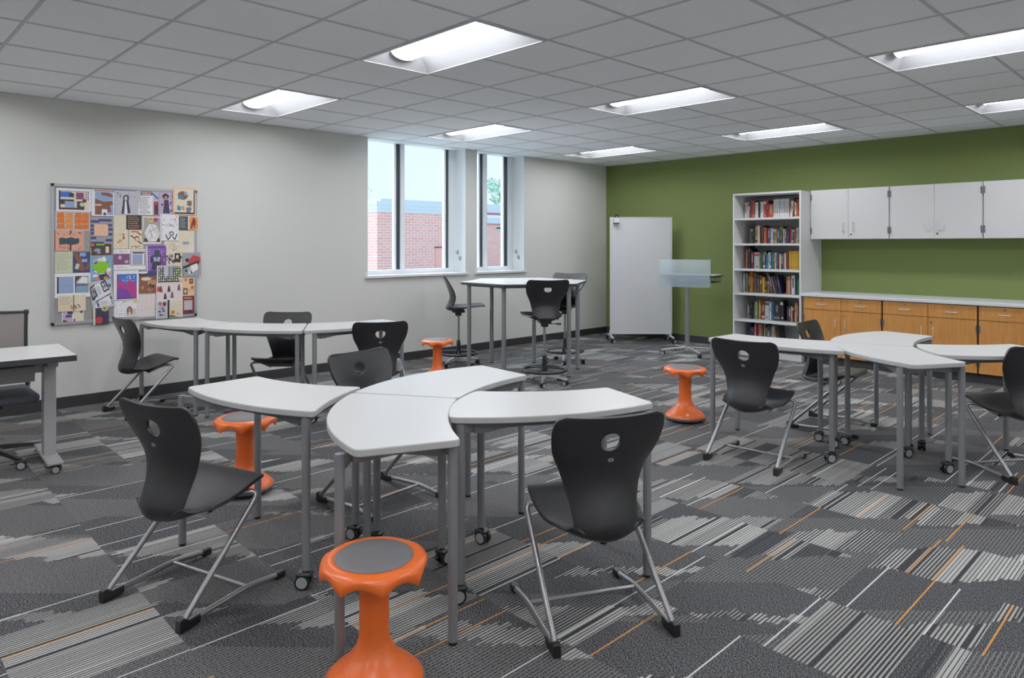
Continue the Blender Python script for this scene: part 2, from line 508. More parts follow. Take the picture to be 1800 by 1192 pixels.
# ---------------------------------------------------------------- ceiling lights
def light_proto():
    r = empty('ceiling_light')
    L, W = 2*G-.02, G-.02
    x0, x1, y0, y1 = .01, 2*G-.01, .01, G-.01
    z = ZC
    bm = bmesh.new()
    for a in ((x0, x1, y0, y0+.016), (x0, x1, y1-.016, y1), (x0, x0+.016, y0, y1), (x1-.016, x1, y0, y1)):
        box(bm, a[0], a[1], a[2], a[3], z-.004, z+.012)
    finish(bm, 'frame', M['lfr'], r)
    bm = bmesh.new()
    mid = (y0+y1)/2
    def sec(side):
        out = []
        for k in range(9):
            t = k/8
            yy = .016+t*.178; zz = .088*math.sin(t*PI/2)
            out.append((yy, zz))
        return out
    xa, xb = x0+.016, x1-.016
    for s in (0, 1):
        P = sec(s)
        for (ya, za), (yb, zb) in zip(P, P[1:]):
            f = lambda q: (y0+q) if s == 0 else (y1-q)
            ia, ib = .09*za/.088, .09*zb/.088
            v = [bm.verts.new(p) for p in ((xa+ia, f(ya), z+za), (xb-ia, f(ya), z+za), (xb-ib, f(yb), z+zb), (xa+ib, f(yb), z+zb))]
            bm.faces.new(v)
    for xe, d in ((xa, 1), (xb, -1)):
        Pc = sec(0)
        v = [bm.verts.new((xe+d*.09*zz/.088, y0+yy, z+zz)) for yy, zz in Pc]+[bm.verts.new((xe+d*.09*zz/.088, y1-yy, z+zz)) for yy, zz in Pc[::-1]]
        bm.faces.new(v)
    v = [bm.verts.new(p) for p in ((xa+.09, y0+.19, z+.0885), (xb-.09, y0+.19, z+.0885), (xb-.09, y1-.19, z+.0885), (xa+.09, y1-.19, z+.0885))]
    bm.faces.new(v)
    finish(bm, 'reflector', M['refl'], r, smooth=40)
    bm = bmesh.new()
    n = 12; ra = (W-.38)/2; A = []
    for xx in (xa+.09, xb-.09):
        A.append([bm.verts.new((xx, mid-ra*math.cos(PI*k/n), z+.084-.045*math.sin(PI*k/n))) for k in range(n+1)])
    for k in range(n): bm.faces.new((A[0][k], A[0][k+1], A[1][k+1], A[1][k]))
    finish(bm, 'lens', M['lens'], r, smooth=40)
    for xx, d in ((xa+.088, 1), (xb-.088, -1)):
        bm = bmesh.new()
        vs = [bm.verts.new((xx, mid-(ra+.006)*math.cos(PI*k/n), z+.084-.052*math.sin(PI*k/n))) for k in range(n+1)]
        bm.faces.new(vs)
        finish(bm, 'lens_end_cap', M['castergrey'], r)
    return r
LL = {(-4, 0): 'recessed ceiling light nearest the left wall, above the poster board end',
      (0, 0): 'large recessed ceiling light above the middle table cluster, lens lit white',
      (-4, 4): 'recessed ceiling light just in front of the tall left window',
      (0, 4): 'recessed ceiling light two tiles long, centred over the room',
      (4, 4): 'recessed ceiling light cut by right edge of photo, nearest of that row',
      (-4, 8): 'smallest recessed ceiling light, by the corner of grey and green walls',
      (0, 8): 'recessed ceiling light in front of green wall above the white bookcase',
      (4, 8): 'recessed ceiling light above the white wall cabinets at right edge'}
lp = light_proto(); first = True
NAMES_Y = {-8: 'fifth', -4: 'fourth', 0: 'third', 4: 'second', 8: 'first'}
NAMES_X = {-4: 'window side', 0: 'middle', 4: 'cabinet side', 8: 'far right side'}
for kx, ky in FIX:
    o = lp if first else copy_tree(lp); first = False
    o.location = (GX0+kx*G, GY0+ky*G, 0)
    tag(o, LL.get((kx, ky), 'recessed ceiling light on the %s of the room, %s row from green wall' % (NAMES_X[kx], NAMES_Y[ky])), 'ceiling light', 'recessed ceiling lights')

# ---------------------------------------------------------------- windows
for n, (a, b) in enumerate(WIN):
    r = empty('window_%d' % (n+1)); r['kind'] = 'structure'
    mul = (-4.065, -3.88) if n == 0 else (-2.70, -2.448)
    rj = (-3.25, b) if n == 0 else (-2.105, b)
    x0, x1 = -.27, -.215
    bm = bmesh.new()
    def bar(y0, y1, z0, z1): box(bm, x0, x1, y0, y1, z0, z1, .004)
    box(bm, x0-.002, x1+.003, a, b, SZ-.002, SZ+.055, .004); bar(a, a+.05, SZ+.05, 2.9)
    if n == 0:
        bar(-4.040, -4.01, SZ+.05, 2.9); bar(-3.945, -3.88, SZ+.05, 2.9); bar(-3.228, -3.20, SZ+.05, 2.9); bar(-3.15, b, SZ+.05, 2.9)
    else:
        bar(-2.610, -2.585, SZ+.05, 2.9); bar(-2.525, -2.448, SZ+.05, 2.9); bar(-2.137, -2.115, SZ+.05, 2.9); bar(-2.035, b, SZ+.05, 2.9)
    finish(bm, 'frame', M['frame'], r)
    bm = bmesh.new()
    gk = ((-4.012, -3.943), (-3.202, -3.148)) if n == 0 else ((-2.588, -2.522), (-2.118, -2.033))
    for g0, g1 in gk: box(bm, -.265, -.235, g0, g1, SZ+.056, 2.9)
    finish(bm, 'gasket', M['gasket'], r)
    bm = bmesh.new(); box(bm, -.25, -.246, a+.03, b-.03, SZ+.04, 2.85); finish(bm, 'pane', M['glass'], r)
    bm = bmesh.new(); box(bm, -.22, .035, a-.03, b+.03, SZ-.032, SZ+.0, .006, seg=2)
    finish(bm, 'sill', M['sill'], r)
    bm = bmesh.new()
    box(bm, -.29, .001, b-.004, b, SZ, ZC+.01); box(bm, -.29, .001, a, a+.004, SZ, ZC+.01); finish(bm, 'reveal', M['reveal'], r)
    bm = bmesh.new()
    for (yy, zz, xx) in ((b, 1.335, -.145), (b, 1.255, -.095)):
        box(bm, xx-.01, xx+.01, yy-.022, yy-.004, zz-.028, zz+.028, .003)
        tube(bm, fillet([(xx, yy-.012, zz-.02), (xx+.0, yy-.045, zz-.01), (xx, yy-.045, zz+.03)], .01), .004, 6)
    finish(bm, 'cord_cleat', M['castergrey'], r)

# ---------------------------------------------------------------- outside
bm = bmesh.new(); box(bm, -70, -.35, -40, 60, -1.4, -1.2); struct('ground', bm, M['ground'])
r = empty('brick_building', (0, 0, 0), 0, 'low red brick building with pale metal roof band, filling the tall left window', 'building')
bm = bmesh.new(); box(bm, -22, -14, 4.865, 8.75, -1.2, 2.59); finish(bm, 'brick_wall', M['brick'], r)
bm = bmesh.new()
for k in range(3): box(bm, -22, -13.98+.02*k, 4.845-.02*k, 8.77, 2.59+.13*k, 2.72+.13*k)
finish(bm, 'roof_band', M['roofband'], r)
dr = simple('door', M['door'], r, lambda bm: box(bm, -14.03, -13.97, 7.50, 8.2, -1.2, 1.30))
simple('lintel', M['gasket'], r, lambda bm: box(bm, -14.03, -13.95, 7.44, 8.26, 1.30, 1.34))
r = empty('brick_building', (0, 0, 0), 0, 'farther red brick building with grey metal roof seen through narrow right window', 'building')
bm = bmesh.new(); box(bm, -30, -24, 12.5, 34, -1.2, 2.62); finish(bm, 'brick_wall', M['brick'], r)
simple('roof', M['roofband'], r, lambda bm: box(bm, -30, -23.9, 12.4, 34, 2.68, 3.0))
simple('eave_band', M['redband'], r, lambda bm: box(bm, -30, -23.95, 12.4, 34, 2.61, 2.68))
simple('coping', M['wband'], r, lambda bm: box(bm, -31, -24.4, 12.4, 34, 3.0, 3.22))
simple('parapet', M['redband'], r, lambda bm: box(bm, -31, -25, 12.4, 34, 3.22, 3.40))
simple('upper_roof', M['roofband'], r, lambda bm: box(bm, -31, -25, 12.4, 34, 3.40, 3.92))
wn = simple('window', M['roofband'], r, lambda bm: box(bm, -24.02, -23.96, 20.0, 21.6, 2.28, 2.50))
simple('pane', M['gasket'], wn, lambda bm: box(bm, -24.0, -23.94, 20.05, 21.5, 2.36, 2.46))

def tree(x, y, z, rad, trunk, label, seed, n=900):
    rng = random.Random(seed)
    t = empty('tree', (x, y, -1.2), 0, label, 'tree', 'trees beyond the brick buildings')
    bm = bmesh.new()
    tube(bm, [(0, 0, 0), (.05, .02, (z+1.2)*.5), (0, 0, z+1.0)], trunk, 8)
    for k in range(7):
        a = rng.random()*6.28; h = z+.4+rng.random()*.9
        tube(bm, [(0, 0, h), (rad*.3*math.cos(a), rad*.3*math.sin(a), h+rad*.3), (rad*.6*math.cos(a), rad*.6*math.sin(a), h+rad*.5)], trunk*.35, 5)
    finish(bm, 'trunk', M['bark'], t)
    bm = bmesh.new()
    cl = [(rng.uniform(-.6, .6)*rad, rng.uniform(-.6, .6)*rad, z+1.2+rng.uniform(-.6, .75)*rad, rng.uniform(.25, .5)*rad) for _ in range(14)]
    for k in range(n):
        cx, cy, cz, cr = rng.choice(cl)
        d = Vector((rng.gauss(0, 1), rng.gauss(0, 1), rng.gauss(0, 1))).normalized()*cr*rng.random()**.4
        c = Vector((cx, cy, cz))+d; s = rng.uniform(.05, .11)*rad*.8
        a = Vector((rng.gauss(0, 1), rng.gauss(0, 1), rng.gauss(0, 1))).normalized(); b = a.orthogonal().normalized()
        bm.faces.new([bm.verts.new(c+q) for q in (a*s, b*s*.5, -a*s, -b*s*.5)])
    finish(bm, 'foliage', M['leaf'], t)
tree(-33, 29.2, 4.9, 1.75, .13, 'green leafy tree rising above the far roof in the narrow window', 3)
tree(-33, 16.2, 4.6, .8, .07, 'faint bare-looking treetop at the left edge of the left window', 5, 160)

# ---------------------------------------------------------------- bookcase
bx0, bx1, bd = 2.563, 3.462, .613
bc = empty('bookcase', (bx0, 0, 0), 0, 'tall white open bookcase filled with books against the green wall', 'bookcase')
w = bx1-bx0
SH = [.12, .465, .81, 1.125, 1.455, 1.785]
simple('side_panel', M['white_in'], bc, lambda bm: box(bm, 0, .022, -bd, -.001, 0, 2.105, .0015))
simple('side_panel', M['white_in'], bc, lambda bm: box(bm, w-.022, w, -bd, -.001, 0, 2.105, .0015))
simple('top_panel', M['white_in'], bc, lambda bm: box(bm, .022, w-.022, -bd, -.001, 2.083, 2.105, .0015))
simple('back_panel', M['white_in'], bc, lambda bm: box(bm, .022, w-.022, -.02, -.002, .1, 2.083))
simple('kick_plate', M['white_in'], bc, lambda bm: box(bm, .022, w-.022, -bd+.03, -bd+.05, 0, .1))
for z in SH: simple('shelf', M['white_in'], bc, lambda bm: box(bm, .022, w-.022, -bd+.002, -.02, z-.026, z, .0015))

# ---------------------------------------------------------------- books
COL = {'white': (226, 224, 220), 'black': (34, 33, 36), 'pale grey': (190, 190, 190), 'grey': (110, 110, 112), 'cream': (222, 206, 174), 'purple': (84, 58, 110),
       'red': (190, 40, 36), 'brown': (112, 80, 58), 'tan': (196, 160, 116), 'pale blue': (168, 196, 214), 'dark red': (122, 30, 36), 'rust': (170, 70, 32),
       'pink': (206, 130, 140), 'orange': (206, 112, 44), 'plum': (98, 52, 84), 'green': (60, 132, 60), 'blue': (36, 104, 176), 'olive green': (92, 110, 44),
       'teal': (60, 120, 128), 'navy': (38, 42, 78), 'yellow': (222, 170, 30), 'gold': (160, 110, 20), 'pale green': (160, 180, 130), 'white series': (216, 216, 218)}
def lcol(c): return lin(COL[c] if isinstance(c, str) else c)
def paint(bm, f, c):
    lay = bm.loops.layers.float_color.get('Col') or bm.loops.layers.float_color.new('Col')
    for l in f.loops: l[lay] = c
def cbox(bm, x0, x1, y0, y1, z0, z1, c, bev=0.):
    before = set(bm.faces); box(bm, x0, x1, y0, y1, z0, z1, bev)
    for f in set(bm.faces)-before: paint(bm, f, c)
ORD = ['first', 'second', 'third', 'fourth', 'fifth', 'sixth', 'seventh', 'eighth', 'ninth', 'tenth', 'eleventh', 'twelfth', 'thirteenth', 'fourteenth', 'fifteenth',
       'sixteenth', 'seventeenth', 'eighteenth', 'nineteenth', 'twentieth']
def ordn(k): return ORD[k] if k < 20 else 'twenty-'+ORD[k-20] if k < 29 else ('thirtieth' if k == 29 else 'thirty-'+ORD[k-30])
SHN = ['top', 'second highest', 'third highest', 'fourth highest', 'fifth highest', 'bottom']
rngb = random.Random(11)
BOOKS = [(1.785, -0.38, [(2.611, 2.631, 0.217, 'white', 'black', 0), (2.634, 2.653, 0.216, 'pale grey', 'cream', 0), (2.654, 2.674, 0.215, 'cream', 'brown', 0), (2.676, 2.693, 0.217, 'purple', 'cream', 0), (2.696, 2.728, 0.242, 'red', 'red', 0), (2.73, 2.751, 0.24, 'brown', 'tan', 0), (2.754, 2.8, 0.211, 'white', 'cream', 0), (2.803, 2.824, 0.215, 'black', 'black', 0), (2.826, 2.863, 0.214, 'white', 'pale blue', 0), (2.864, 2.877, 0.212, 'pale grey', 'grey', 0), (2.88, 2.911, 0.234, 'red', 'cream', 0), (2.912, 2.942, 0.229, 'dark red', 'grey', 0), (2.943, 3.004, 0.178, 'rust', 'tan', 0), (3.006, 3.021, 0.238, 'white series', 'grey', 0), (3.022, 3.037, 0.238, 'white series', 'grey', 0), (3.038, 3.053, 0.238, 'white series', 'grey', 0), (3.054, 3.069, 0.238, 'white series', 'grey', 0), (3.07, 3.085, 0.238, 'white series', 'grey', 0), (3.086, 3.101, 0.238, 'white series', 'grey', 0), (3.102, 3.117, 0.238, 'white series', 'grey', 0), (3.118, 3.133, 0.238, 'white series', 'grey', 0), (3.134, 3.149, 0.238, 'white series', 'grey', 0), (3.15, 3.165, 0.238, 'white series', 'grey', 0), (3.166, 3.181, 0.238, 'white series', 'grey', 0), (3.181, 3.196, 0.238, 'white series', 'grey', 0), (3.197, 3.212, 0.238, 'white series', 'grey', 0), (3.216, 3.232, 0.222, 'pink', 'white', -6), (3.234, 3.251, 0.209, 'white', 'red', -5), (3.254, 3.281, 0.25, 'black', 'orange', 0), (3.283, 3.302, 0.194, 'cream', 'orange', 0), (3.305, 3.323, 0.227, 'orange', 'black', 0), (3.325, 3.341, 0.217, 'red', 'black', 0)]), (1.455, -0.38, [(2.676, 2.69, 0.209, 'black', 'grey', 0), (2.691, 2.706, 0.202, 'grey', 'black', 0), (2.708, 2.723, 0.205, 'black', 'white', 0), (2.725, 2.741, 0.202, 'black', 'grey', 0), (2.742, 2.758, 0.204, 'black', 'black', 0), (2.761, 2.792, 0.226, 'tan', 'dark red', 0), (2.795, 2.822, 0.235, 'cream', 'cream', 0), (2.825, 2.837, 0.216, 'black', 'black', 0), (2.838, 2.86, 0.231, 'dark red', 'grey', 0), (2.862, 2.877, 0.231, 'black', 'black', 0), (2.879, 2.91, 0.205, 'orange', 'rust', 0), (2.912, 2.92, 0.205, 'dark red', 'black', 0), (2.921, 2.964, 0.202, 'plum', 'pink', 0), (2.97, 3.002, 0.195, 'pale blue', 'white', 0), (3.006, 3.03, 0.194, 'green', 'white', 0), (3.031, 3.054, 0.194, 'orange', 'red', 0), (3.058, 3.079, 0.181, 'blue', 'white', 0), (3.087, 3.117, 0.217, 'olive green', 'black', 0), (3.118, 3.133, 0.214, 'black', 'green', 0), (3.135, 3.151, 0.189, 'cream', 'orange', 0), (3.154, 3.169, 0.195, 'dark red', 'white', 0), (3.17, 3.185, 0.188, 'plum', 'blue', 0), (3.186, 3.202, 0.203, 'blue', 'black', 0), (3.203, 3.216, 0.194, 'black', 'black', 0), (3.217, 3.235, 0.197, 'red', 'red', 0), (3.239, 3.255, 0.181, 'grey', 'white', 0), (3.257, 3.273, 0.187, 'black', 'cream', 0), (3.276, 3.293, 0.181, 'brown', 'orange', 0), (3.295, 3.312, 0.195, 'cream', 'brown', 0), (3.316, 3.33, 0.198, 'pale grey', 'grey', 0), (3.333, 3.345, 0.195, 'plum', 'plum', 0)]), (1.125, -0.41, [(2.647, 2.663, 0.252, 'orange', 'tan', 0), (2.665, 2.683, 0.293, 'black', 'black', 0), (2.685, 2.705, 0.278, 'black', 'grey', 0), (2.707, 2.719, 0.259, 'black', 'black', 0), (2.721, 2.745, 0.227, 'dark red', 'white', 0), (2.748, 2.758, 0.212, 'black', 'black', 0), (2.761, 2.832, 0.212, 'pale grey', 'red', 0), (2.835, 2.855, 0.191, 'green', 'black', 0), (2.858, 2.881, 0.222, 'black', 'grey', 0), (2.884, 2.909, 0.222, 'olive green', 'white', 0), (2.911, 2.92, 0.235, 'black', 'white', 0), (2.921, 2.948, 0.189, 'blue', 'blue', 0), (2.951, 2.973, 0.214, 'white', 'blue', 0), (2.974, 2.993, 0.217, 'teal', 'white', 0), (2.994, 3.013, 0.214, 'teal', 'grey', 0), (3.016, 3.036, 0.205, 'brown', 'tan', 0), (3.037, 3.054, 0.211, 'cream', 'navy', 0), (3.055, 3.073, 0.215, 'blue', 'navy', 0), (3.074, 3.095, 0.206, 'dark red', 'navy', 0), (3.098, 3.118, 0.197, 'cream', 'cream', 0), (3.119, 3.137, 0.2, 'black', 'white', 0), (3.139, 3.158, 0.197, 'grey', 'purple', 0), (3.16, 3.181, 0.209, 'cream', 'cream', 0), (3.184, 3.218, 0.207, 'dark red', 'dark red', 0), (3.221, 3.247, 0.234, 'yellow', 'gold', 0), (3.25, 3.277, 0.234, 'yellow', 'gold', 0), (3.279, 3.307, 0.235, 'yellow', 'gold', 0), (3.309, 3.336, 0.235, 'yellow', 'gold', 0), (3.338, 3.358, 0.238, 'yellow', 'gold', 0)]), (0.81, -0.41, [(2.605, 2.626, 0.252, 'pale grey', 'white', 0), (2.63, 2.648, 0.25, 'grey', 'black', 0), (2.651, 2.663, 0.251, 'grey', 'white', 0), (2.665, 2.679, 0.251, 'olive green', 'tan', 0), (2.681, 2.697, 0.252, 'black', 'cream', 0), (2.7, 2.713, 0.268, 'orange', 'yellow', 0), (2.716, 2.737, 0.265, 'orange', 'red', 0), (2.74, 2.758, 0.26, 'dark red', 'orange', 0), (2.761, 2.785, 0.26, 'olive green', 'black', 0), (2.787, 2.808, 0.23, 'navy', 'grey', 0), (2.811, 2.835, 0.231, 'brown', 'navy', 0), (2.837, 2.863, 0.231, 'brown', 'white', 0), (2.875, 2.902, 0.208, 'yellow', 'yellow', 0), (2.905, 2.928, 0.196, 'black', 'yellow', 0), (2.932, 2.962, 0.16, 'brown', 'tan', 0), (2.989, 3.006, 0.267, 'grey', 'navy', 14), (3.011, 3.027, 0.268, 'black', 'white', 14), (3.031, 3.045, 0.219, 'pink', 'grey', 13), (3.058, 3.075, 0.238, 'black', 'black', 13), (3.08, 3.095, 0.233, 'navy', 'grey', 13), (3.102, 3.128, 0.234, 'navy', 'grey', 12), (3.184, 3.193, 0.218, 'dark red', 'yellow', 0), (3.196, 3.238, 0.225, 'tan', 'orange', 0), (3.24, 3.252, 0.22, 'dark red', 'dark red', 0), (3.255, 3.299, 0.242, 'white', 'navy', 0), (3.305, 3.32, 0.222, 'black', 'black', 0), (3.323, 3.332, 0.217, 'blue', 'blue', 0), (3.335, 3.358, 0.217, 'green', 'green', 0)]), (0.465, -0.41, [(2.664, 2.686, 0.19, 'grey', 'white', 0), (2.688, 2.711, 0.192, 'black', 'grey', 0), (2.714, 2.733, 0.196, 'black', 'brown', 0), (2.735, 2.756, 0.198, 'black', 'navy', 0), (2.758, 2.775, 0.226, 'grey', 'green', 0), (2.779, 2.807, 0.227, 'pale green', 'green', 0), (2.809, 2.822, 0.24, 'black', 'black', 0), (2.824, 2.842, 0.241, 'yellow', 'olive green', 0), (2.844, 2.864, 0.22, 'brown', 'yellow', 0), (2.866, 2.898, 0.238, 'dark red', 'white', 0), (2.903, 2.958, 0.24, 'pale grey', 'brown', 0), (2.964, 2.986, 0.227, 'white', 'grey', 0), (2.993, 3.023, 0.229, 'blue', 'navy', 0), (3.027, 3.11, 0.247, 'black', 'grey', 0), (3.119, 3.158, 0.258, 'black', 'white', 3), (3.201, 3.218, 0.19, 'navy', 'brown', 0), (3.22, 3.241, 0.191, 'navy', 'cream', 0), (3.244, 3.262, 0.192, 'tan', 'orange', 0), (3.264, 3.28, 0.188, 'dark red', 'cream', 0), (3.293, 3.316, 0.237, 'tan', 'brown', 0), (3.319, 3.342, 0.244, 'brown', 'tan', 0)]), (0.12, -0.41, [(2.674, 2.687, 0.28, 'navy', 'black', 0), (2.69, 2.709, 0.282, 'navy', 'plum', 0), (2.713, 2.733, 0.232, 'plum', 'grey', 0), (2.735, 2.755, 0.234, 'plum', 'black', 0), (2.757, 2.765, 0.284, 'black', 'black', 0), (2.767, 2.776, 0.285, 'white', 'white', 0), (2.779, 2.801, 0.281, 'dark red', 'red', 0), (2.804, 2.824, 0.283, 'red', 'dark red', 0), (2.826, 2.841, 0.279, 'tan', 'green', 0), (2.843, 2.856, 0.281, 'grey', 'cream', 0), (2.859, 2.874, 0.282, 'brown', 'red', 0), (2.878, 2.891, 0.284, 'black', 'navy', 0), (2.893, 2.902, 0.287, 'white', 'white', 0), (2.905, 2.914, 0.28, 'black', 'black', 0), (2.917, 2.934, 0.249, 'olive green', 'pink', 0), (2.938, 2.958, 0.272, 'plum', 'white', 0), (2.962, 2.981, 0.269, 'navy', 'grey', 0), (2.984, 3.001, 0.271, 'teal', 'green', 0), (3.005, 3.023, 0.268, 'tan', 'cream', 0), (3.028, 3.046, 0.211, 'white', 'grey', 0), (3.056, 3.071, 0.277, 'tan', 'olive green', 8), (3.083, 3.118, 0.264, 'black', 'dark red', 8)])]

for si, (z, ys, row) in enumerate(BOOKS):
    for bi, (x0, x1, h, c1, c2, lean) in enumerate(row):
        wd = x1-x0-.0012; dp = rngb.uniform(.14, .20); y0 = ys+rngb.uniform(-.008, .008)
        bm = bmesh.new(); bm.loops.layers.float_color.new('Col')
        A, Bc = lcol(c1), lcol(c2)
        t = min(.0028, wd*.2)
        cbox(bm, 0, wd, 0, dp, 0, h, A, 0)                       # spine and boards
        bmesh.ops.delete(bm, geom=[f for f in bm.faces if f.normal.z > .9], context='FACES_ONLY')
        cbox(bm, t, wd-t, .003, dp-.004, h-.012, h-.004, lin((226, 218, 200)))   # page block
        k = bi % 4
        if c1 == 'white series':
            for q in range(6): cbox(bm, wd*.2, wd*.8, -.0006, 0, h*(.36+q*.095), h*(.40+q*.095), lin((120, 118, 122)))
            cbox(bm, wd*.15, wd*.85, -.0006, 0, h*.27, h*.33, lin((150, 96, 92)))
        elif c1 == 'yellow':
            for q in (.1, .17, .62, .86): cbox(bm, 0, wd, -.0006, 0, h*q, h*(q+.014), Bc)
        elif k == 0: cbox(bm, wd*.3, wd*.7, -.0006, 0, h*.35, h*.85, Bc)
        elif k == 1:
            cbox(bm, 0, wd, -.0006, 0, h*.08, h*.2, Bc); cbox(bm, wd*.35, wd*.65, -.0006, 0, h*.45, h*.8, Bc)
        elif k == 2:
            cbox(bm, 0, wd, -.0006, 0, h*.78, h*.92, Bc); cbox(bm, wd*.3, wd*.7, -.0006, 0, h*.1, h*.18, Bc)
        else: cbox(bm, wd*.25, wd*.75, -.0006, 0, h*.5, h*.72, Bc)
        o = finish(bm, 'book', M['book'])
        o.location = (x0, y0, z+.0005)
        if lean:
            o.rotation_euler = (0, -math.radians(lean), 0)
            dz = wd*math.sin(math.radians(abs(lean)))
            o.location.z += dz if lean < 0 else 0
            if lean > 0: o.location = (x0+.0, y0, z+.0005)
            if lean < 0: o.location = (x0, y0, z+.001+dz)
        shn = SHN[si]; grp = 'books on the %s shelf of the bookcase' % shn
        if c1 == 'white series': lab = 'one of the matching white series volumes side by side on the top shelf'
        elif c1 == 'yellow' and si == 2: lab = 'one of five matching yellow volumes at the right of third highest shelf'
        else:
            size = 'tall ' if h > .24 else ('short ' if h < .2 else ''); thick = 'thick ' if x1-x0 > .04 else ('slim ' if x1-x0 < .017 else '')
            nm = c1; sec = '' if c2 == c1 or bi > 19 else ' with %s spine marks' % c2
            size = size if bi < 20 else ''
            lab = '%s%s%s book%s, %s from left on %s bookcase shelf' % (size, thick, nm, sec, ordn(bi), shn)
            if len(lab.split()) > 16: lab = lab.replace(' bookcase shelf', ' shelf')
        tag(o, lab, 'book', grp)

# ---------------------------------------------------------------- wall cabinets, base cabinets, worktop
def pull(bm, p, ax, half=.05):
    """wire pull standing off a door face (face normal is -y)"""
    x, y, z = p
    if ax == 'z': pts = [(x, y, z-half), (x, y-.028, z-half), (x, y-.028, z+half), (x, y, z+half)]
    else: pts = [(x-half, y, z), (x-half, y-.028, z), (x+half, y-.028, z), (x+half, y, z)]
    tube(bm, fillet(pts, .012, 5), .0048, 8)
def lock(bm, x, y, z):
    cyl(bm, (x, y+.002, z), (x, y-.006, z), .011, n=16); box(bm, x-.001, x+.001, y-.0068, y-.0055, z-.005, z+.005)
def hinge(bm, x, y, z):
    box(bm, x-.008, x+.008, y-.003, y+.003, z-.036, z+.036, .001); cyl(bm, (x, y-.005, z-.04), (x, y-.005, z+.04), .0042, n=10)
def wall_cabinet(x0, x1, label):
    c = empty('wall_cabinet', (x0, 0, 1.508), 0, label, 'cabinet', 'white wall cabinets over the worktop'); W = x1-x0; D = .345; Hh = .607
    simple('cabinet_body', M['white'], c, lambda bm: box(bm, .001, W-.001, -D+.02, -.001, 0, Hh, .001))
    for s in (0, 1):
        a, b = (.006, W/2-.0015) if s == 0 else (W/2+.0015, W-.006)
        d = simple('door', M['white'], c, lambda bm: box(bm, a, b, -D, -D+.0195, .002, Hh-.002, .0015))
        hx = b-.055 if s == 0 else a+.055
        simple('handle', M['steel'], d, lambda bm: pull(bm, (hx, -D, .145), 'z'), 40)
        if s == 1: simple('lock', M['hinge'], d, lambda bm: lock(bm, a+.03, -D, .055), 40)
        for hz in (.10, Hh-.09): simple('hinge', M['hinge'], c, lambda bm: hinge(bm, .0125 if s == 0 else W-.0125, -D-.001, hz), 40)
wall_cabinet(3.463, 4.368, 'white two-door wall cabinet beside the bookcase, with lock')
wall_cabinet(4.370, 5.280, 'white two-door wall cabinet, second from the bookcase')
wall_cabinet(5.282, 6.192, 'white wall cabinet cut off by the right edge of the photo')
def base_cabinet(x0, x1, label):
    c = empty('base_cabinet', (x0, 0, 0), 0, label, 'cabinet', 'wooden base cabinets under the worktop'); W = x1-x0; D = .60
    simple('cabinet_body', M['dark'], c, lambda bm: box(bm, .001, W-.001, -D+.022, -.001, .095, .81))
    simple('toe_kick', M['base'], c, lambda bm: box(bm, .001, W-.001, -D+.07, -.05, 0, .095))
    for s in (0, 1):
        a, b = (.008, W/2-.002) if s == 0 else (W/2+.002, W-.008)
        dw = simple('drawer', M['wood'], c, lambda bm: box(bm, a, b, -D, -D+.02, .66, .803, .0015))
        simple('handle', M['steel'], dw, lambda bm: pull(bm, ((a+b)/2, -D, .725), 'x'), 40)
        simple('lock', M['hinge'], dw, lambda bm: lock(bm, (a+b)/2, -D, .775), 40)
        d = simple('door', M['wood'], c, lambda bm: box(bm, a, b, -D, -D+.02, .105, .654, .0015))
        hx = b-.055 if s == 0 else a+.055
        simple('handle', M['steel'], d, lambda bm: pull(bm, (hx, -D, .50), 'z'), 40)
        if s == 1: simple('lock', M['hinge'], d, lambda bm: lock(bm, a+.028, -D, .60), 40)
        for hz in (.22, .565): simple('hinge', M['hinge'], c, lambda bm: hinge(bm, .0125 if s == 0 else W-.0125, -D-.001, hz), 40)
base_cabinet(3.478, 4.372, 'maple base cabinet beside the bookcase, two drawers over two doors')
base_cabinet(4.374, 5.290, 'maple base cabinet second from bookcase, partly behind the right tables')
base_cabinet(5.292, 6.208, 'maple base cabinet cut off by the right edge of the photo')
o = simple('worktop', M['counter'], None, lambda bm: box(bm, 3.4635, 6.21, -.625, -.001, .811, .849, .006, seg=2))
tag(o, 'long white laminate worktop lying over the wooden base cabinets', 'worktop')
# ---------------------------------------------------------------- tack board and pinned sheets
tb = empty('tack_board', (0, -7.19, 1.357), 0, 'square grey tack board in aluminium frame on left wall, covered with pinned pages', 'board')
simple('tack_surface', M['cork'], tb, lambda bm: box(bm, .002, .016, -.60, .60, -.60, .60))
def bfr(bm):
    for a in ((-.622, .622, .595, .622), (-.622, .622, -.622, -.595), (-.622, -.595, -.622, .622), (.595, .622, -.622, .622)):
        box(bm, .001, .024, a[0], a[1], a[2], a[3], .002)
simple('frame', M['bframe'], tb, bfr)

PALE = {'w': (236, 234, 238), 'cr': (226, 208, 176), 'k': (34, 32, 38), 'or': (222, 108, 34), 'or2': (232, 142, 62), 'pk': (226, 158, 134), 'dg': (44, 66, 72), 'nv': (58, 58, 112),
        'gy': (150, 152, 160), 'lg': (188, 188, 196), 'br': (128, 80, 56), 'db': (72, 48, 44), 'bl': (48, 104, 196), 'lb': (140, 160, 204), 'gr': (128, 196, 20), 'yg': (200, 204, 168),
        'ye': (226, 196, 48), 'rd': (196, 52, 50), 'dr': (120, 36, 40), 'pu': (112, 60, 160), 'lp': (186, 164, 196), 'mg': (176, 50, 130), 'pp': (120, 70, 110), 'pe': (240, 190, 150),
        'te': (60, 130, 150), 'be': (226, 212, 184), 'sk': (190, 130, 100), 'dk': (52, 44, 70), 'gn': (60, 110, 60), 'vp': (230, 214, 212), 'bg': (164, 160, 152), 'tq': (120, 160, 190)}
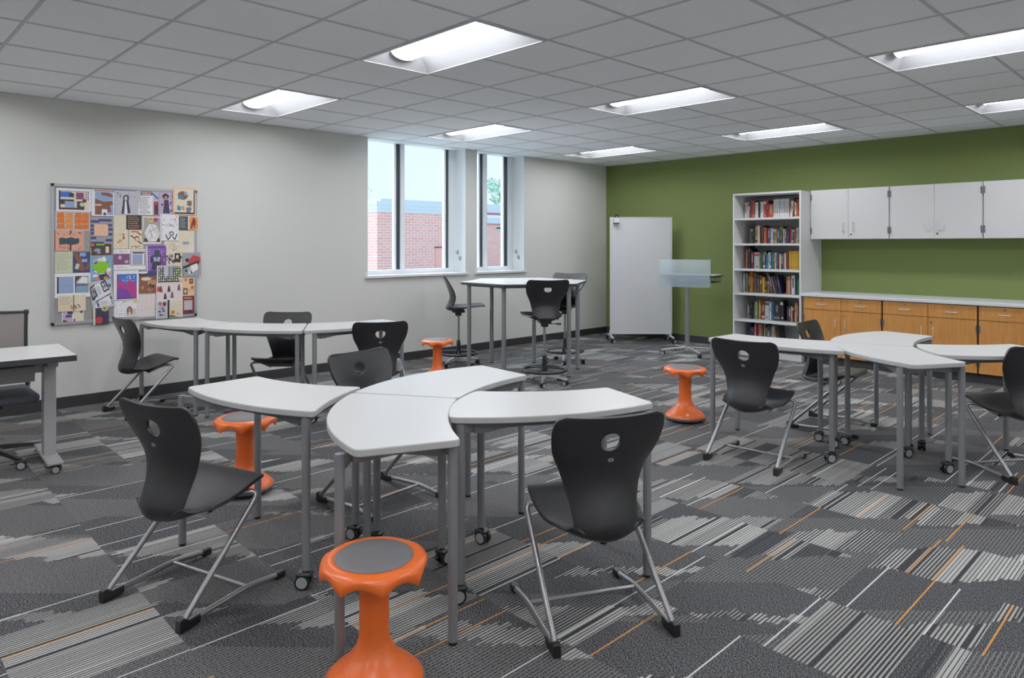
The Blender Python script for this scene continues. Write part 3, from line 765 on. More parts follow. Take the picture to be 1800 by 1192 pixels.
def sheet(rect, ops, label, tilt=0., layer=0):
    ya, yb, za, zb = rect; w, h = yb-ya, zb-za
    bm = bmesh.new(); bm.loops.layers.float_color.new('Col')
    def quad(pts, c, d):
        vs = [bm.verts.new((.0008+d, -w/2+px*w, h/2-py*h)) for px, py in pts]
        f = bm.faces.new(vs); f.normal_update()
        if f.normal.x < 0: f.normal_flip()
        paint(bm, f, lin(PALE[c]))
    cbox(bm, 0, .0008, -w/2, w/2, -h/2, h/2, lin(PALE[ops[0]]))
    rs = random.Random(label)
    d = 0.
    for op in ops[1:]:
        d += .00012
        k = op[0]
        if k == 's': d0_ = d; d += op[5]*.000006
        if k == 'r': _, x0, y0, x1, y1, c = op; quad([(x0, y0), (x1, y0), (x1, y1), (x0, y1)], c, d)
        elif k == 'e':
            _, x0, y0, x1, y1, c = op; cx, cy, rx, ry = (x0+x1)/2, (y0+y1)/2, (x1-x0)/2, (y1-y0)/2
            quad([(cx+rx*math.cos(2*PI*i/18), cy+ry*math.sin(2*PI*i/18)) for i in range(18)], c, d)
        elif k == 'p': quad(op[1], op[2], d)
        elif k == 't':   # rows of handwriting
            _, x0, y0, x1, y1, n, c = op
            for i in range(n):
                y = y0+(y1-y0)*(i+.25)/n; x = x0; e = x1-(x1-x0)*rs.random()*.3
                while x < e:
                    l = (x1-x0)*rs.uniform(.06, .2); quad([(x, y), (min(x+l, e), y), (min(x+l, e), y+(y1-y0)*.42/n), (x, y+(y1-y0)*.42/n)], c, d); x += l+(x1-x0)*.05
        elif k == 's':   # scattered blots
            _, x0, y0, x1, y1, n, sz, cs = op
            for i in range(n):
                x, y = rs.uniform(x0, x1-sz), rs.uniform(y0, y1-sz); a, b = sz*rs.uniform(.4, 1), sz*rs.uniform(.4, 1)
                rot = rs.random()*3
                quad([(x+sz/2+a/2*math.cos(rot+q), y+sz/2+b/2*math.sin(rot+q)) for q in (0, 1.3, 2.4, 3.9, 5.)], rs.choice(cs), d0_+i*.000006)
        elif k == 'l': # stroke
            _, x0, y0, x1, y1, t, c = op
            L = math.hypot(x1-x0, y1-y0); nx, ny = -(y1-y0)/L*t/2, (x1-x0)/L*t/2
            quad([(x0+nx, y0+ny), (x1+nx, y1+ny), (x1-nx, y1-ny), (x0-nx, y0-ny)], c, d)
    o = finish(bm, 'pinned_sheet', M['paper'])
    o.location = (.0165+layer*.0022, (ya+yb)/2, (za+zb)/2); o.rotation_euler = (math.radians(tilt), 0, 0)
    tag(o, label, 'poster', 'pages pinned on the tack board')
R_ = 'r'
RECT = [(-7.771, -7.499, 1.738, 1.939), (-7.778, -7.509, 1.568, 1.738), (-7.783, -7.557, 1.391, 1.568), (-7.781, -7.509, 1.193, 1.379), (-7.783, -7.507, 0.974, 1.19), (-7.758, -7.544, 0.853, 0.995), (-7.728, -7.559, 0.749, 0.859), (-7.496, -7.31, 1.702, 1.942), (-7.502, -7.325, 1.444, 1.693), (-7.504, -7.336, 1.347, 1.45), (-7.509, -7.325, 1.117, 1.347), (-7.506, -7.321, 0.862, 1.117), (-7.485, -7.358, 0.717, 0.868), (-7.306, -7.127, 1.717, 1.946), (-7.127, -6.926, 1.722, 1.949), (-6.923, -6.789, 1.733, 1.952), (-6.798, -6.587, 1.731, 1.996), (-7.317, -7.08, 1.581, 1.717), (-7.317, -7.063, 1.404, 1.581), (-7.069, -6.902, 1.45, 1.71), (-6.916, -6.742, 1.48, 1.734), (-6.742, -6.557, 1.588, 1.724), (-7.317, -7.043, 1.208, 1.4), (-7.037, -6.859, 1.189, 1.431), (-6.878, -6.704, 1.243, 1.474), (-6.742, -6.587, 1.362, 1.581), (-6.707, -6.535, 1.128, 1.362), (-6.944, -6.711, 1.07, 1.24), (-7.317, -7.104, 0.93, 1.202), (-7.104, -6.944, 0.979, 1.189), (-6.95, -6.707, 0.902, 1.07), (-6.707, -6.59, 0.938, 1.122), (-7.314, -7.117, 0.769, 0.924), (-7.115, -6.953, 0.762, 0.977), (-6.953, -6.707, 0.735, 0.909), (-6.704, -6.6, 0.761, 0.938)]
ART = [
 (['w', ('r', .07, .1, .93, .93, 'db'), ('r', .12, .12, .9, .84, 'cr'), ('r', .12, .15, .44, .38, 'bl'), ('r', .36, .2, .5, .38, 'dk'), ('r', .56, .16, .78, .46, 'pp'), ('r', .1, .48, .5, .7, 'dk'), ('r', .24, .56, .52, .84, 'lb'), ('r', .58, .55, .84, .84, 'dg'), ('e', .66, .6, .82, .78, 'yg'), ('r', .82, .15, .92, .5, 'lp'), ('r', .8, .5, .93, .93, 'be'), ('e', .74, .44, .86, .6, 'dr')], 'white bordered sheet with blue and yellow photo collage at top left corner of board', 0, 1),
 (['lg', ('r', .47, 0, .5, 1, 'gy')]+[('p', [(x, .08+.3*k), (x+.19, .06+.3*k), (x+.2, .36+.28*k), (x-.02, .36+.28*k)], c) for k in range(3) for x, c in ((.06, 'or'), (.29, 'or2'), (.56, 'or'), (.77, 'or'))], 'notebook spread with four columns of orange sticky notes', 0, 0),
 (['pk', ('r', 0, 0, .03, 1, 'br'), ('r', .52, 0, .57, .17, 'k'), ('r', .52, .72, .57, 1, 'k'), ('p', [(.15, .4), (.25, .35), (.4, .4), (.55, .34), (.7, .4), (.84, .38), (.84, .62), (.75, .68), (.55, .74), (.4, .68), (.16, .72)], 'dg'), ('s', .05, .05, .95, .32, 10, .09, ['br', 'k', 'or']), ('s', .05, .76, .95, .97, 16, .08, ['or', 'br'])], 'salmon pink spread with a dark teal torn strip across it', 0, 0),
 (['yg', ('t', .05, .08, .44, .9, 10, 'bg'), ('r', .5, 0, 1, 1, 'nv'), ('e', .5, .02, .66, .22, 'br'), ('p', [(.55, .18), (.68, .14), (.86, .8), (.8, .95), (.72, .9)], 'br'), ('p', [(.98, .45), (.86, .8), (.9, .9), (1, .7)], 'br'), ('r', .7, .04, .88, .22, 'lb'), ('r', .76, .35, .92, .5, 'lb'), ('p', [(.6, .55), (.7, .6), (.66, .85), (.56, .8)], 'yg')], 'pale written page beside a blue page with a brown arm shape', 0, 1),
 (['w', ('r', .06, .14, .52, .82, 'lb'), ('r', .06, .14, .11, .82, 'db'), ('r', .1, .5, .5, .52, 'gy'), ('r', .29, .18, .3, .5, 'gy'), ('r', .56, .12, .95, .82, 'gy'), ('p', [(.56, .14), (.76, .12), (.6, .34), (.58, .8), (.56, .82)], 'db'), ('p', [(.62, .4), (.78, .15), (.92, .2), (.92, .44)], 'w'), ('r', .6, .52, .92, .8, 'tq'), ('r', .58, .48, .92, .52, 'k')], 'white sheet with two grey-blue photos of open notebooks', 0, 2),
 (['be', ('r', 0, 0, .52, 1, 'cr'), ('r', .54, 0, .58, 1, 'br'), ('t', .05, .1, .5, .6, 4, 'bg'), ('s', .42, .55, .85, .95, 22, .1, ['rd', 'dr', 'gn', 'sk'])], 'beige open book photo with small red flowers at its foot', 0, 3),
 (['w', ('r', .04, .05, .48, .93, 'lp'), ('r', .25, .05, .5, .3, 'dk'), ('r', .17, .35, .45, .55, 'nv'), ('p', [(.04, .7), (.2, .8), (.3, .93), (.04, .93)], 'k'), ('r', .04, .65, .25, .75, 'pk'), ('r', .53, .05, .96, .93, 'be'), ('t', .66, .3, .92, .7, 4, 'cr'), ('r', .84, .05, .95, .25, 'dk'), ('r', .52, .7, .62, .9, 'mg')], 'small pink and navy collage page, lowest at the left of the board', 0, 1),
 (['w', ('r', .1, .02, 1, .06, 'dr'), ('r', .14, .08, .94, .95, 'lb'), ('p', [(.14, .34), (.5, .45), (.9, .42), (.94, .55), (.8, .6), (.86, .84), (.6, .84), (.5, .7), (.42, .95), (.14, .95)], 'br'), ('p', [(.4, .1), (.75, .1), (.94, .2), (.9, .28), (.42, .2)], 'br'), ('r', .16, .56, .42, .6, 'w'), ('r', .44, .74, .68, .93, 'w'), ('e', .5, .86, .64, .97, 'nv')], 'white framed sheet with brown hands over lilac squares', 0, 2),
 (['gy']+[('r', x, y, x+l, y+.09, 'nv') for x, y, l in ((0, .12, .4), (.35, .07, .6), (0, .28, .3), (.7, .25, .27), (0, .42, .2), (.75, .4, .25), (0, .55, .25), (.7, .58, .28), (0, .72, .25), (.68, .8, .3), (0, .9, .6))]+[('r', .16, .28, .8, .7, 'k'), ('r', .15, .27, .79, .69, 'pe'), ('t', .22, .33, .74, .64, 7, 'pk')], 'navy and grey striped page with a peach square in its centre', 0, 1),
 (['db', ('r', 0, 0, .16, .2, 'or'), ('r', .27, 0, .66, .14, 'gr'), ('e', .15, .4, .5, .85, 'tq'), ('r', .72, .25, .88, .8, 'be'), ('r', 0, .4, .03, 1, 'ye'), ('s', .1, .5, .7, .95, 10, .2, ['gy', 'k', 'br'])], 'small dark brown collage strip with a green label on top', 0, 2),
 (['tq', ('s', 0, 0, 1, 1, 46, .3, ['bl', 'lb', 'be', 'pe', 'w', 'bl']), ('p', [(.04, .38), (.25, .35), (.45, .24), (.6, .25), (.9, .35), (.8, .5), (.72, .6), (.6, .72), (.4, .72), (.2, .6)], 'gr'), ('e', .35, .74, .85, 1.0, 'dk'), ('e', .22, .84, .42, .99, 'sk'), ('e', .6, .84, .8, .99, 'sk')], 'blue painted page with a big bright green leaf shape', 0, 1),
 (['lg', ('s', 0, 0, 1, 1, 40, .2, ['dg', 'w', 'tq', 'dg']), ('p', [(.15, .14), (.6, .04), (.92, .5), (.35, .66)], 'w'), ('p', [(.3, .7), (.82, .56), (.85, .9), (.35, .98)], 'w')]+[('l', .04, .2+.01, .24, .12, .05, 'k'), ('l', .03, .22, .08, .62, .05, 'k'), ('l', .2, .2, .28, .5, .04, 'k'), ('l', .12, .2, .18, .56, .03, 'k'), ('l', .04, .36, .26, .32, .03, 'k'), ('l', .08, .6, .3, .48, .05, 'k'), ('l', .52, .08, .62, .42, .05, 'k'), ('l', .72, .02, .82, .36, .05, 'k'), ('l', .5, .1, .74, .02, .05, 'k'), ('l', .6, .42, .84, .35, .05, 'k'), ('l', .57, .25, .78, .2, .03, 'k'), ('l', .62, .06, .72, .4, .03, 'k'), ('l', .2, .72, .9, .5, .03, 'k'), ('t', .3, .18, .52, .5, 8, 'lb'), ('t', .38, .74, .78, .88, 6, 'gy')], 'tilted hand-drawn page with black window grids and writing', 8, 3),
 (['dk', ('r', 0, 0, .13, 1, 'be'), ('e', .5, -.12, 1, .22, 'tq'), ('e', .55, -.08, .95, .18, 'ye'), ('e', .62, -.02, .82, .1, 'gn'), ('e', .14, .52, .6, .95, 'rd'), ('l', .15, .75, .55, .72, .02, 'dr')], 'navy page with a red planet, hanging below the board edge', 0, 5),
 (['lb', ('r', .0, .03, 1, 1, 'lg'), ('s', .03, .05, .97, .3, 14, .09, ['gy', 'k']), ('e', .38, .18, .66, .5, 'k'), ('e', .42, .22, .6, .46, 'lg'), ('p', [(.4, .3), (.5, .2), (.62, .35), (.74, .9), (.6, .95), (.3, .95), (.36, .6)], 'dk'), ('p', [(.47, .45), (.54, .45), (.6, .95), (.44, .95)], 'w'), ('e', .44, .24, .58, .44, 'lg')], 'grey drawing of a figure with long dark hair', 0, 1),
 (['lg', ('r', .2, .02, .72, .2, 'br'), ('p', [(.18, .2), (.74, .18), (.72, 1), (.08, 1)], 'w'), ('t', .26, .05, .66, .18, 2, 'w'), ('t', .16, .24, .64, .95, 12, 'dk'), ('p', [(.64, .04), (.72, .04), (1, .28), (.92, .34)], 'bl'), ('r', .78, .42, .98, .98, 'dr'), ('r', .82, .44, .96, .55, 'rd'), ('r', .84, .6, .94, .9, 'dk')], 'typed white list with blue ribbon and red can beside it', 0, 2),
 (['lp', ('s', 0, 0, 1, 1, 20, .16, ['pp', 'gn', 'w', 'dk']), ('e', .24, .08, .66, .34, 'k'), ('e', .36, .18, .56, .36, 'sk'), ('p', [(.34, .36), (.64, .36), (.68, .6), (.74, .95), (.24, .95), (.34, .6)], 'dk')], 'lilac page with a dark figure wearing a round hat', 0, 1),
 (['pe', ('r', .92, .06, .97, .95, 'k'), ('r', .06, .9, .97, .96, 'k'), ('r', .08, .05, .92, .9, 'be'), ('e', .2, .12, .66, .44, 'br'), ('r', .22, .28, .44, .42, 'te'), ('r', .5, .14, .64, .26, 'lb'), ('r', .62, .46, .84, .66, 'te'), ('r', .7, .46, .82, .64, 'br'), ('r', .18, .68, .42, .82, 'te'), ('e', .34, .62, .7, .9, 'cr'), ('r', .6, .72, .78, .9, 'te'), ('s', .15, .6, .9, .9, 14, .12, ['br', 'sk', 'te'])], 'peach collage with teal and brown scraps at top right corner', 0, 5),
 (['cr', ('r', .45, 0, 1, 1, 'k'), ('t', .52, .06, .95, .95, 6, 'sk'), ('r', 0, 0, .44, 1, 'be')], 'tan page beside a black page with rows of lettering', 0, 0),
 (['be', ('r', .48, 0, .52, 1, 'bg'), ('s', .04, .05, .46, .95, 12, .22, ['pe', 'sk', 'be', 'br']), ('r', .58, .06, .84, .14, 'or'), ('e', .7, .32, .86, .62, 'br'), ('e', .73, .4, .84, .6, 'be'), ('l', .56, .3, .72, .45, .05, 'k'), ('l', .82, .6, .94, .75, .05, 'k'), ('l', .8, .15, .94, .28, .05, 'dr'), ('s', .55, .8, .95, .97, 6, .12, ['or', 'sk'])], 'cream spread with orange notes and small drawn faces', 0, 1),
 (['w', ('r', .06, .04, .94, .94, 'bg'), ('r', .06, .8, .94, .94, 'db'), ('p', [(.34, .28), (.7, .3), (.92, .62), (.72, .92), (.3, .92), (.1, .6)], 'w'), ('e', .3, .04, .56, .2, 'ye'), ('e', .56, .04, .82, .2, 'mg'), ('e', .38, .08, .46, .13, 'k')]+[('l', a, b, c, d, .02, e) for a, b, c, d, e in ((.3, .6, .68, .44, 'mg'), (.45, .3, .7, .6, 'rd'), (.2, .6, .35, .9, 'pk'), (.5, .62, .4, .88, 'mg'), (.35, .45, .55, .8, 'gn'), (.66, .4, .85, .62, 'gn'), (.65, .85, .82, .6, 'pk'))], 'white gem drawing with a yellow and a magenta flower', 0, 1),
 (['w', ('s', .1, .03, .95, .5, 18, .07, ['rd', 'k', 'dr']), ('t', .3, .36, .85, .48, 3, 'bg'), ('e', .48, .64, .72, .82, 'k'), ('e', .53, .68, .67, .78, 'w'), ('l', .3, .76, .42, .96, .05, 'k'), ('l', .9, .74, .78, .96, .05, 'k'), ('l', .42, .96, .56, .84, .05, 'k'), ('l', .78, .96, .66, .84, .05, 'k')]+[('l', .02, .06+.06*k, .1, .06+.06*k, .012, 'k') for k in range(15)], 'white page with red dots above a gear held in two hands', 0, 3),
 (['w', ('r', 0, .03, .46, 1, 'dg'), ('t', .06, .12, .4, .9, 9, 'bg'), ('r', .52, .05, .98, .98, 'or2'), ('p', [(.78, .1), (.86, .3), (.86, .6), (.78, .95), (.74, .6), (.66, .95), (.58, .9), (.64, .5), (.7, .2)], 'dr')], 'black page beside an orange page with a dark red figure', 0, 5),
 (['w', ('r', .0, .22, .5, .75, 'pp'), ('e', .14, .3, .25, .5, 'lp'), ('e', .34, .52, .46, .68, 'lp'), ('s', .02, .78, .46, .95, 8, .12, ['yg', 'lg', 'bg']), ('s', .02, .03, .46, .2, 8, .12, ['yg', 'lg']), ('r', .52, .08, .98, .8, 'k'), ('r', .54, .1, .96, .78, 'w'), ('r', .58, .14, .94, .22, 'k'), ('r', .58, .26, .9, .6, 'lb'), ('r', .58, .6, .9, .76, 'bg')], 'white sheet with a plum photo and a black-framed photo', 0, 1),
 (['pu', ('r', 0, 0, .06, 1, 'w'), ('t', .1, .03, .95, .95, 12, 'lp'), ('r', .08, .04, .97, .12, 'pu'), ('e', .4, .15, .68, .4, 'dg'), ('r', .3, .36, .76, .66, 'nv'), ('r', .2, .44, .32, .66, 'dk'), ('r', .74, .44, .86, .64, 'br'), ('p', [(.3, .64), (.74, .64), (.7, .84), (.34, .97), (.24, .9)], 'dk'),
    ('r', .37, .46, .5, .485, 'w'), ('r', .37, .46, .40, .53, 'w'), ('r', .37, .515, .5, .54, 'w'), ('r', .47, .53, .5, .6, 'w'), ('r', .37, .58, .5, .605, 'w'),
    ('r', .55, .46, .68, .485, 'w'), ('r', .65, .46, .68, .53, 'w'), ('r', .55, .515, .68, .54, 'w'), ('r', .55, .53, .58, .6, 'w'), ('r', .55, .58, .68, .605, 'w')], 'purple page with a player in a blue jersey numbered 52', 1, 2),
 (['be', ('s', 0, 0, 1, .6, 40, .14, ['lg', 'bg', 'cr', 'w']), ('s', 0, .5, 1, 1, 22, .2, ['gy', 'pp', 'db', 'k']), ('r', .56, .5, .86, .88, 'k'), ('e', .64, .56, .78, .74, 'be')], 'pale scribbled sheet with a small dark portrait card', 0, 1),
 (['be', ('p', [(.3, 1), (1, .55), (1, 1)], 'vp'), ('r', .24, .5, .62, .63, 'tq'), ('t', .25, .51, .61, .62, 3, 'gy')], 'plain cream sheet with a small blue caption near the right edge', 0, 2),
 (['gy', ('s', 0, .05, .98, .98, 30, .26, ['k', 'lg', 'gy', 'w']), ('p', [(.3, .35), (.6, .1), (1, .2), (1, .45), (.6, .4), (.35, .5)], 'rd'), ('l', 0, .62, .9, .38, .1, 'k'), ('p', [(.4, .55), (.8, .45), (.85, .7), (.5, .85)], 'w')], 'grey painted page with a red banner, sticking out at the right', 2, 5),
 (['w']+[('r', .04, .05, .97, .95, 'nv')]+[('r', .06+.085*i, .08+.14*j, .11+.085*i, .17+.14*j, ('ye', 'w', 'gr')[(i+j) % 3]) for i in range(11) for j in range(6)]+[('r', .24, .04, .66, .62, 'nv'), ('r', .26, .05, .44, .62, 'lg'), ('r', .47, .05, .62, .62, 'gy'), ('e', .84, .68, .97, .92, 'pe')], 'dark page with rows of small squares around two grey arches', 0, 4),
 (['w', ('r', .12, .12, .92, .96, 'mg'), ('r', .12, .12, .2, .96, 'pp'), ('p', [(.2, .12), (.92, .12), (.92, .5), (.8, .4), (.7, .28), (.6, .42), (.46, .5), (.36, .34), (.2, .5)], 'bl'), ('p', [(.12, .96), (.12, .4), (.28, .32), (.44, .52), (.64, .3), (.9, .56), (.9, .96)], 'mg'), ('s', .3, .14, .9, .4, 24, .05, ['w', 'ye', 'w']), ('p', [(.12, .96), (.12, .6), (.5, .62), (.8, .96)], 'pu'), ('r', .1, .94, .92, .97, 'db')], 'white bordered photo of magenta mountains under a blue sky', 0, 2),
 (['br', ('r', 0, 0, 1, .22, 'nv'), ('r', 0, .12, .4, .22, 'db'), ('e', .0, 0, .5, .1, 'w'), ('e', .14, .26, .7, .42, 'be'), ('r', .5, .4, 1, .6, 'sk'), ('p', [(.6, .66), (.78, .6), (.9, .66), (.76, .74)], 'k'), ('s', .1, .5, .9, .95, 10, .2, ['br', 'sk', 'db'])], 'dark brown photo page with two pale speech labels', 0, 1),
 (['be', ('r', .0, .02, .98, 1, 'vp')]+[('e', x, y, x+.07, y+.1, 'br') for x, y in ((.14, .14), (.44, .14), (.82, .08), (.3, .55), (.56, .5))]+[('p', [(x, y+.08), (x+.07, y+.08), (x+.1, y+.36), (x-.03, y+.36)], c) for x, y, c in ((.14, .14, 'dr'), (.44, .14, 'dk'), (.82, .08, 'pp'), (.3, .55, 'dk'), (.56, .5, 'pp'), (.05, .1, 'rd'))], 'cream sheet with five small drawn standing figures', 0, 3),
 (['pe', ('r', .55, .08, .86, .36, 'db'), ('e', .64, .12, .78, .3, 'sk'), ('e', .14, .06, .4, .22, 'or'), ('r', .06, .58, .4, .92, 'db'), ('e', .14, .64, .32, .86, 'be'), ('e', .66, .46, .92, .66, 'or'), ('s', .45, .6, .95, .95, 8, .16, ['be', 'or2', 'pe'])], 'peach sheet with two dark photo stamps and orange circles', 0, 2),
 (['w', ('s', .04, .1, .5, .9, 16, .06, ['lb', 'gy', 'pp']), ('p', [(.5, .95), (.6, .6), (.95, .5), (.95, .95)], 'yg'), ('e', .54, .36, .8, .9, 'pp'), ('e', .6, .46, .74, .7, 'sk'), ('r', .62, .7, .72, .95, 'be'), ('r', .82, .04, .98, .16, 'ye'), ('r', .36, .06, .56, .09, 'dr')], 'white sheet with a small plum furry creature drawing', 0, 1),
 (['vp', ('s', .05, .1, .9, .9, 7, .05, ['pp', 'br', 'sk']), ('r', 0, .03, 1, .05, 'lg')], 'almost blank blush pink sheet at the foot of the board', 0, 0),
 (['w', ('r', .42, 0, .5, 1, 'k'), ('r', .03, .04, .41, .97, 'lg'), ('s', .05, .06, .4, .95, 14, .14, ['dk', 'dr', 'lb', 'gy']), ('e', .24, .1, .38, .34, 'dr'), ('e', .1, .1, .2, .28, 'rd'), ('r', .51, .03, .97, .97, 'be'), ('e', .54, .58, .7, .82, 'or2'), ('e', .7, .66, .9, .92, 'cr'), ('e', .78, .74, .84, .84, 'or'), ('e', .6, .66, .65, .75, 'br'), ('p', [(.51, .97), (.52, .82), (.7, .9), (.8, .97)], 'gn'), ('t', .6, .3, .9, .45, 2, 'yg')], 'two flower pages side by side, one with cream blossoms', 0, 5),
 (['dr', ('r', .08, .24, .86, .78, 'pk'), ('r', .16, .26, .8, .76, 'lg'), ('t', .12, .06, .86, .18, 1, 'be'), ('r', .5, .82, .84, .94, 'k')], 'dark red framed card at lower right corner of board', 0, 4),
]
for rc, (ops, lab, tl, ly) in zip(RECT, ART): sheet(rc, ops, lab, tl, ly)

# ---------------------------------------------------------------- casters
def caster(parent, x, y, ang, r=.032):
    """twin-wheel caster with grey hub caps under a leg"""
    bm = bmesh.new()
    ca, sa = math.cos(ang), math.sin(ang)
    A = Vector((-sa, ca, 0))
    c = Vector((x+ca*.012, y+sa*.012, r))
    for s in (-1, 1): cyl(bm, c+A*s*.006, c+A*s*.024, r, n=20, mi=0)
    cyl(bm, c-A*.006, c+A*.006, r*.6, n=12, mi=0)
    for s in (-1, 1): cyl(bm, c+A*s*.0241, c+A*s*.026, r*.74, n=20, mi=1)
    Rm = Matrix.Translation((x, y, 0)) @ Matrix.Rotation(ang, 4, 'Z')
    box(bm, -.026, .04, -.026, .026, r*1.55, r*2.25, .008, 0, Rm)
    box(bm, -.05, -.02, -.012, .012, r*1.3, r*1.5, .003, 0, Rm)
    cyl(bm, (x, y, r*2.2), (x, y, r*2.5), .012, n=10, mi=0)
    return finish(bm, 'caster', [M['black'], M['castergrey']], parent, smooth=35)

# ---------------------------------------------------------------- crescent tables
def arc_edge(a, b, sag, n=14):
    """points from a to b bulging by sag to the right of a->b"""
    a, b = Vector(a), Vector(b); L = (b-a).length; d = (b-a)/L; nn = Vector((d.y, -d.x))
    if abs(sag) < 1e-4: return [a+(b-a)*(k/n) for k in range(n+1)]
    out = []
    for k in range(n+1):
        t = k/n; out.append(a+(b-a)*t+nn*sag*4*t*(1-t))
    return out

def outline(cor, sag, rr=.03):
    pts = []; m = len(cor)
    edges = [arc_edge(cor[i], cor[(i+1) % m], sag[i]) for i in range(m)]
    for i in range(m):
        e = edges[i]; prev = edges[i-1]
        c = Vector(cor[i]); p = c+(prev[-2]-c).normalized()*rr; q = c+(e[1]-c).normalized()*rr
        for k in range(6):
            t = k/5; pts.append(p*(1-t)**2+c*2*t*(1-t)+q*t*t)
        for v in e[1:-1]:
            if (v-c).length > rr*1.15 and (v-e[-1]).length > rr*1.15: pts.append(v)
    return [(v.x, v.y) for v in pts]

def crescent_table(cor, sag, legs, label, group, zt=.75, edge='edge', th=.027, cat='table', lr=.0180, name='crescent_table', gus=True):
    """cor: outer arc start, outer arc end, inner end, inner start; legs: (x, y, kind)"""
    cx = sum(c[0] for c in cor)/4; cy = sum(c[1] for c in cor)/4
    t = empty(name, (cx, cy, 0), 0, label, cat, group)
    L = [(c[0]-cx, c[1]-cy) for c in cor]
    poly = outline(L, sag)
    bm = bmesh.new(); prism(bm, poly, zt-th, zt, 0, 1, .004)
    finish(bm, 'tabletop', [M['top'], M[edge]], t, smooth=15)
    # folded steel frame under the top
    bm = bmesh.new()
    lg = [(x-cx, y-cy) for x, y, k in legs]
    ins = []
    for p in lg:
        p = Vector(p); q = p-p.normalized()*(.055 if gus else .02); ins.append(q)
        if gus:
            d = (q-p); Rm = Matrix.Translation((p.x, p.y, 0)) @ Matrix.Rotation(math.atan2(d.y, d.x), 4, 'Z')
            box(bm, lr*.7, .062, -.013, .013, zt-th-.042, zt-th-.004, .003, 0, Rm)
    for i in range(len(lg)):
        a = ins[i]; b = ins[(i+1) % len(lg)]
        d = (b-a); ln = d.length; d.normalize(); ang = math.atan2(d.y, d.x)
        Rm = Matrix.Translation((a.x, a.y, 0)) @ Matrix.Rotation(ang, 4, 'Z')
        box(bm, lr*.6, ln-lr*.6, -.010, .010, zt-th-(.034 if gus else .016), zt-th-.001, .002, 0, Rm)
        for s, x0 in (((1, lr*.6), (-1, ln-lr*.6)) if gus else ()):     # deeper gusset beside each leg
            vs = [bm.verts.new(Rm @ Vector((x0+s*px, py, zt-th-pz))) for py in (-.012, .012) for px, pz in ((0, .001), (.16, .001), (.16, .03), (.03, .050), (0, .050))]
            n = 5
            bm.faces.new(vs[:5]); bm.faces.new(vs[5:][::-1])
            for q in range(5): bm.faces.new((vs[q], vs[(q+1) % 5], vs[5+(q+1) % 5], vs[5+q]))
    bmesh.ops.recalc_face_normals(bm, faces=bm.faces)
    finish(bm, 'frame', M['apron'], t)
    for k, (x, y, kind) in enumerate(legs):
        x, y = x-cx, y-cy
        bm = bmesh.new()
        z0 = .078 if kind[0] == 'c' else .012
        # a leg standing outside the top keeps its cap just under the surface
        zc = zt-th-.002
        cyl(bm, (x, y, z0), (x, y, zc-.006), lr, n=20, mi=0); cyl(bm, (x, y, zc-.006), (x, y, zc), lr*.92, n=20, mi=0)
        if kind[0] == 'g': cyl(bm, (x, y, 0), (x, y, .013), lr*.9, n=20, mi=1)
        lo = finish(bm, 'leg', [M['leg'], M['black']], t, smooth=35)
        if kind[0] == 'c': caster(lo, x, y, math.radians(float(kind[1:] or 0)), .032)
    return t
CS, RS, WS = 'middle cluster of crescent tables', 'right cluster of crescent tables', 'wall group of crescent tables'
# middle cluster
crescent_table([(3.605, -7.935), (4.50, -7.738), (4.195, -7.315), (3.572, -7.562)], [.085, -.028, -.055, 0],
               [(3.647, -7.972, 'g'), (4.444, -7.748, 'c225'), (4.163, -7.333, 'c200'), (3.577, -7.564, 'g')],
               'pale crescent table at left of middle cluster, orange stool behind it', CS)
crescent_table([(4.279, -7.425), (5.09, -7.912), (5.237, -7.566), (4.716, -7.143)], [.105, 0, -.044, 0],
               [(4.372, -7.402, 'c150'), (5.0, -7.918, 'g'), (5.188, -7.565, 'g'), (4.665, -7.195, 'c100')],
               'crescent table nearest the camera, behind the front orange stool', CS)
crescent_table([(4.145, -6.481), (4.276, -7.418), (4.713, -7.136), (4.538, -6.505)], [.105, 0, -.044, 0],
               [(4.10, -6.55, 'g'), (4.30, -7.30, 'c200'), (4.645, -7.10, 'c45'), (4.492, -6.51, 'g')],
               'far crescent table of middle cluster, its tip near the high stools', CS)
crescent_table([(4.958, -7.392), (5.38, -6.574), (5.028, -6.455), (4.650, -6.975)], [.085, 0, -.05, .045],
               [(4.981, -7.352, 'c240'), (5.374, -6.622, 'g'), (5.03, -6.49, 'g'), (4.617, -6.915, 'c10')],
               'crescent table with a dark chair pulled up at its front, right of middle cluster', CS)
# right cluster
crescent_table([(4.425, -4.478), (5.388, -4.416), (5.125, -3.978), (4.445, -4.10)], [.09, -.02, -.05, 0],
               [(4.468, -4.474, 'g'), (5.292, -4.396, 'c230'), (5.033, -3.936, 'c200'), (4.461, -4.09, 'g')],
               'crescent table at left of right cluster, between two dark chairs', RS)
crescent_table([(5.135, -4.03), (5.86, -4.674), (6.05, -4.344), (5.632, -3.868)], [.105, 0, -.044, 0],
               [(5.172, -4.03, 'c220'), (5.777, -4.64, 'g'), (6.015, -4.32, 'g'), (5.60, -3.90, 'c240')],
               'front crescent table of right cluster, on two tall grey front legs', RS)
crescent_table([(5.19, -3.069), (5.132, -4.024), (5.628, -3.861), (5.559, -3.145)], [.105, 0, -.044, 0],
               [(5.145, -3.12, 'g'), (5.21, -3.90, 'c180'), (5.58, -3.80, 'c120'), (5.534, -3.16, 'g')],
               'far crescent table of right cluster, reaching toward the maple cabinets', RS)
crescent_table([(5.862, -4.135), (6.40, -3.45), (6.055, -3.225), (5.60, -3.70)], [.085, 0, -.05, .045],
               [(5.887, -4.084, 'c240'), (6.36, -3.46, 'g'), (6.029, -3.235, 'g'), (5.62, -3.66, 'c100')],
               'crescent table of right cluster reaching to the right photo edge', RS)
